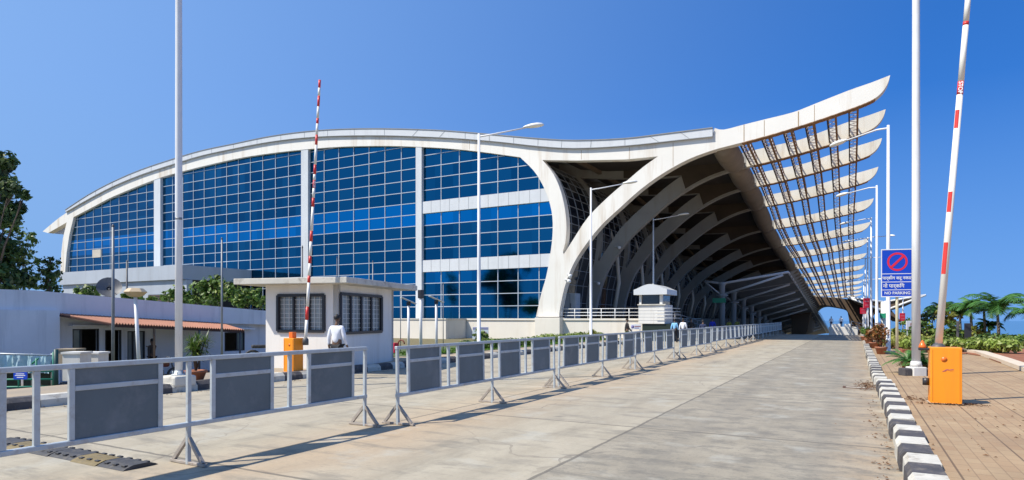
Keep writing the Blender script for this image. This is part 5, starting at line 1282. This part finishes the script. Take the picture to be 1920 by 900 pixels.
# ================================================================== people
def skin_mesh(verts, edges, mat, name, parent, sub=2, root=0):
    me = bpy.data.meshes.new(name); me.from_pydata([v[:3] for v in verts], edges, []); o = bpy.data.objects.new(name, me); COL.objects.link(o)
    sk = o.modifiers.new('skin', 'SKIN'); sk.use_smooth_shade = True; sk.branch_smoothing = .6
    for i, v in enumerate(verts):
        d = me.skin_vertices[0].data[i]; d.radius = (v[3], v[4] if len(v) > 4 else v[3]); d.use_root = (i == root)
    sb = o.modifiers.new('sub', 'SUBSURF'); sb.levels = sub; sb.render_levels = sub
    bpy.context.view_layer.update()
    me2 = bpy.data.meshes.new_from_object(o.evaluated_get(bpy.context.evaluated_depsgraph_get())); bpy.data.objects.remove(o); bpy.data.meshes.remove(me)
    me2.materials.clear(); me2.materials.append(mat); me2.polygons.foreach_set('use_smooth', [True]*len(me2.polygons)); me2.name = name
    o = bpy.data.objects.new(name, me2); COL.objects.link(o); o.parent = parent; return o
def person(loc, rz, lab, shirt, trousers, H=1.72, stride=.16, arm=(.10, -.12), fingers=True, arm_up=None):
    t = thing('person', lab, 'person', loc, rz); k = H/1.72; t.scale = (k, k, k)
    V = []; E = []
    def add(x, y, z, r, par=None):
        V.append((x, y, z, r)); i = len(V)-1
        if par is not None: E.append((par, i))
        return i
    pe = add(0, 0, .95, .12); sp = add(0, .0, 1.12, .115, pe); ch = add(0, -.01, 1.32, .13, sp); nb = add(0, -.01, 1.455, .065, ch); nk = add(0, .0, 1.52, .052, nb)
    h1 = add(0, .02, 1.585, .074, nk); h2 = add(0, .0, 1.65, .088, h1); h3 = add(0, .0, 1.705, .060, h2); add(0, .108, 1.61, .012, h1) ; add(.083, .0, 1.62, .015, h2); add(-.083, .0, 1.62, .015, h2)
    J = {}
    for s, ay_, st in ((1, arm[0], stride), (-1, arm[1], -stride)):
        sh = add(s*.165, -.01, 1.40, .058, ch)
        if arm_up == s: el = add(s*.24, .16, 1.22, .042, sh); wr = add(s*.18, .36, 1.32, .03, el); hd_ = (s*.16, .43, 1.35)
        else: el = add(s*.225, ay_*.35-.02, 1.13, .042, sh); wr = add(s*.245, ay_+.04, .89, .029, el); hd_ = (s*.25, ay_+.07, .82)
        hm = add(*hd_, .034, wr)
        if fingers:
            dv = Vector(hd_)-Vector(V[wr][:3]); dv.normalize()
            for q in range(4):
                o_ = Vector(hd_)+Vector((0, (q-1.5)*.019, 0)); ln_ = (.030, .038, .035, .026)[q]
                a_1 = add(*(o_+dv*.035), .0085, hm); a_2 = add(*(o_+dv*(.035+ln_)+Vector((-s*.006, 0, 0))), .0078, a_1); add(*(o_+dv*(.035+ln_*1.7)+Vector((-s*.018, 0, 0))), .0065, a_2)
            a_1 = add(*(Vector(hd_)-dv*.01+Vector((-s*.008, .038, 0))), .011, hm); add(*(Vector(hd_)+dv*.03+Vector((-s*.014, .055, 0))), .008, a_1)
        hp = add(s*.085, 0, .90, .085, pe); kn = add(s*.09, st*.6+.03, .50, .055, hp); an = add(s*.095, st-.02 if st > 0 else st*1.3, .09 if st > 0 else .13, .038, kn); add(s*.10, (st if st > 0 else st*1.3)+.12, .035 if st > 0 else .06, .034, an)
        J[s] = (sh, el, wr, hp, kn, an)
    skin_mesh(V, E, skin, 'body', t)
    # shirt
    S = [(0, 0, .93, .142), (0, 0, 1.1, .138), (0, -.01, 1.30, .152), (0, -.01, 1.44, .085)]; SE = [(0, 1), (1, 2), (2, 3)]
    for s in (1, -1):
        a, b, c = [V[j] for j in J[s][:3]]; n = len(S); c2 = tuple(b[i]+(c[i]-b[i])*.92 for i in range(3))
        S += [(a[0], a[1], a[2], .074), (b[0], b[1], b[2], .056), (*c2, .043)]; SE += [(2, n), (n, n+1), (n+1, n+2)]
    skin_mesh(S, SE, shirt, 'shirt', t, root=2)
    # trousers
    Tv = [(0, 0, .93, .128)]; TE = []
    for s in (1, -1):
        a, b, c = [V[j] for j in J[s][3:]]; n = len(Tv); Tv += [(a[0], a[1], .86, .098), (b[0], b[1], b[2], .072), (c[0], c[1], c[2]+.01, .058)]; TE += [(0, n), (n, n+1), (n+1, n+2)]
    skin_mesh(Tv, TE, trousers, 'trousers', t)
    # hair
    def hair_fn(u, v):
        az = u*2*math.pi; fr = math.cos(az)      # +1 front
        ph = v*R(98-34*max(0, fr)+24*max(0, -fr)); e = 1+.03*math.sin(az*7+v*9)
        return Vector((.079*e*math.sin(ph)*math.sin(az), .004+.092*e*math.sin(ph)*math.cos(az)-.008, 1.650+.092*e*math.cos(ph)))
    hm = MB(); hm.grid(hair_fn, 24, 9); hm.build('hair', hair_mat, t, local=True, recalc=False)
    for s in (1, -1):
        a = V[J[s][5]]; skin_mesh([(a[0], a[1]-.03, max(.045, a[2]-.05), .045), (a[0], a[1]+.07, max(.04, a[2]-.055), .046), (a[0], a[1]+.16, max(.035, a[2]-.06), .034)], [(0, 1), (1, 2)], shoe_mat, 'shoe', t, root=1)
    return t
wshirt = cloth('white_shirt', (.74, .75, .80)); black_tr = cloth('black_trousers', (.018, .018, .022)); navy = cloth('navy_cloth', (.02, .03, .08)); olive = cloth('olive_trousers', (.12, .13, .06)); lblue = cloth('light_blue_shirt', (.22, .48, .75)); dark_sh = cloth('black_shirt', (.02, .018, .02)); royal = cloth('royal_blue_shirt', (.02, .04, .45)); hiviz = cloth('olive_yellow_shirt', (.28, .27, .05)); brown = cloth('brown_shirt', (.08, .06, .05))
def at(x, f, z=0.0): q = pf(x, 600, f); q.z = z; return q
person(at(632, 16.6), R(10), 'man in white shirt and dark trousers walking away beside the guard booth', wshirt, black_tr, 1.69, .18, (.06, -.06))
person(at(1176, 36.5), R(-60), 'person in black shirt walking left of the kiosk with hand out', dark_sh, olive, 1.60, .2, (.2, -.12))
person(at(1265, 42), R(-10), 'person in light blue shirt walking away right of the kiosk', lblue, black_tr, 1.56, .15)
person(at(1281, 41), R(-10), 'person in white shirt and navy trousers beside the one in light blue', wshirt, navy, 1.60, .15)
person(at(1296, 46), R(0), 'person in dark clothes just right of the white shirted walker', dark_sh, black_tr, 1.58, .1, fingers=False)
person(at(1318, 38.5), R(5), 'person in dark clothes seen in the gap between two barriers', navy, black_tr, 1.50, .1, fingers=False)
person(at(1336, 52), R(0), 'person in royal blue shirt before the first canopy column', royal, black_tr, 1.60, .1, fingers=False)
person(at(1367, 58), R(0), 'left one of two people in olive yellow shirts under the canopy', hiviz, olive, 1.50, .1, fingers=False)
person(at(1382, 60), R(0), 'right one of two people in olive yellow shirts under the canopy', hiviz, olive, 1.52, .1, fingers=False)
person(at(1558.5, 90, .15), R(180), 'person in pale shirt standing at the left on the white terrace wall', wshirt, navy, 1.72, .05, fingers=False)
person(at(1577, 90, .15), R(180), 'person in white shirt and dark trousers standing in the middle of the terrace wall', wshirt, navy, 1.75, .05, fingers=False)
person(Vector((OX-1.1, oy(152), -.92)), R(-90), 'dark seated looking figure behind the left office window', brown, black_tr, 1.45, .05, fingers=False)
person(Vector((OX+.75, oy(266), -.95)), R(100), 'person in brown shirt standing at the office door with a hand raised', brown, black_tr, 1.66, .06, arm_up=1)

# ================================================================== parked motorcycles by the office
def moto(loc, rz, lab):
    t = thing('motorcycle', lab, 'motorcycle', loc, rz, 'parked motorcycles')
    for x in (-.62, .62):
        m = MB(); n = 20; m.tube([Vector((x+.27*math.cos(2*math.pi*k/n), 0, .3+.27*math.sin(2*math.pi*k/n))) for k in range(n+1)], .045, 8, cap=False); w_ = m.build('wheel', rubber_black, t, local=True)
        m = MB()
        for k in range(6): a = math.pi*k/6; m.tube([(x-.24*math.cos(a), 0, .3-.24*math.sin(a)), (x+.24*math.cos(a), 0, .3+.24*math.sin(a))], .008, 4)
        m.build('spokes', steel_grey, w_, local=True)
    m = MB(); m.tube([(.62, 0, .3), (.42, 0, .95)], .03, 8); m.tube([(-.62, 0, .3), (-.1, 0, .45), (.35, 0, .8)], .03, 8); m.bbox((-.15, -.12, .25), (.2, .12, .52), .05); m.build('frame', dark_steel, t, local=True)
    m = MB(); m.bbox((-.02, -.13, .62), (.4, .13, .86), .08, seg=3); m.build('tank', M('tank_dark_red', (.12, .02, .02), .3), t, local=True)
    m = MB(); m.bbox((-.65, -.11, .66), (.02, .11, .78), .045, seg=3); m.build('seat', rubber_black, t, local=True)
    m = MB(); m.tube([(.36, -.34, 1.02), (.42, -.1, .98), (.42, .1, .98), (.36, .34, 1.02)], .014, 8); m.build('handlebar', dark_steel, t, local=True)
    m = MB(); m.lathe([(.02, -.05), (.09, 0), (.09, .06), (.04, .09)], (.5, 0, .85), 12); m.build('headlight', steel_grey, t, local=True)
q = pf(296, 690, 24.5); moto((q.x, q.y, -.92), R(70), 'dark motorcycle parked under the awning left of the thick white mast')
q = pf(508, 690, 22.5); moto((q.x, q.y, gz(q.x, q.y)-.02), R(60), 'dark motorcycle half hidden behind the left wall of the guard booth')
# rooftop small items: vents on office parapet end
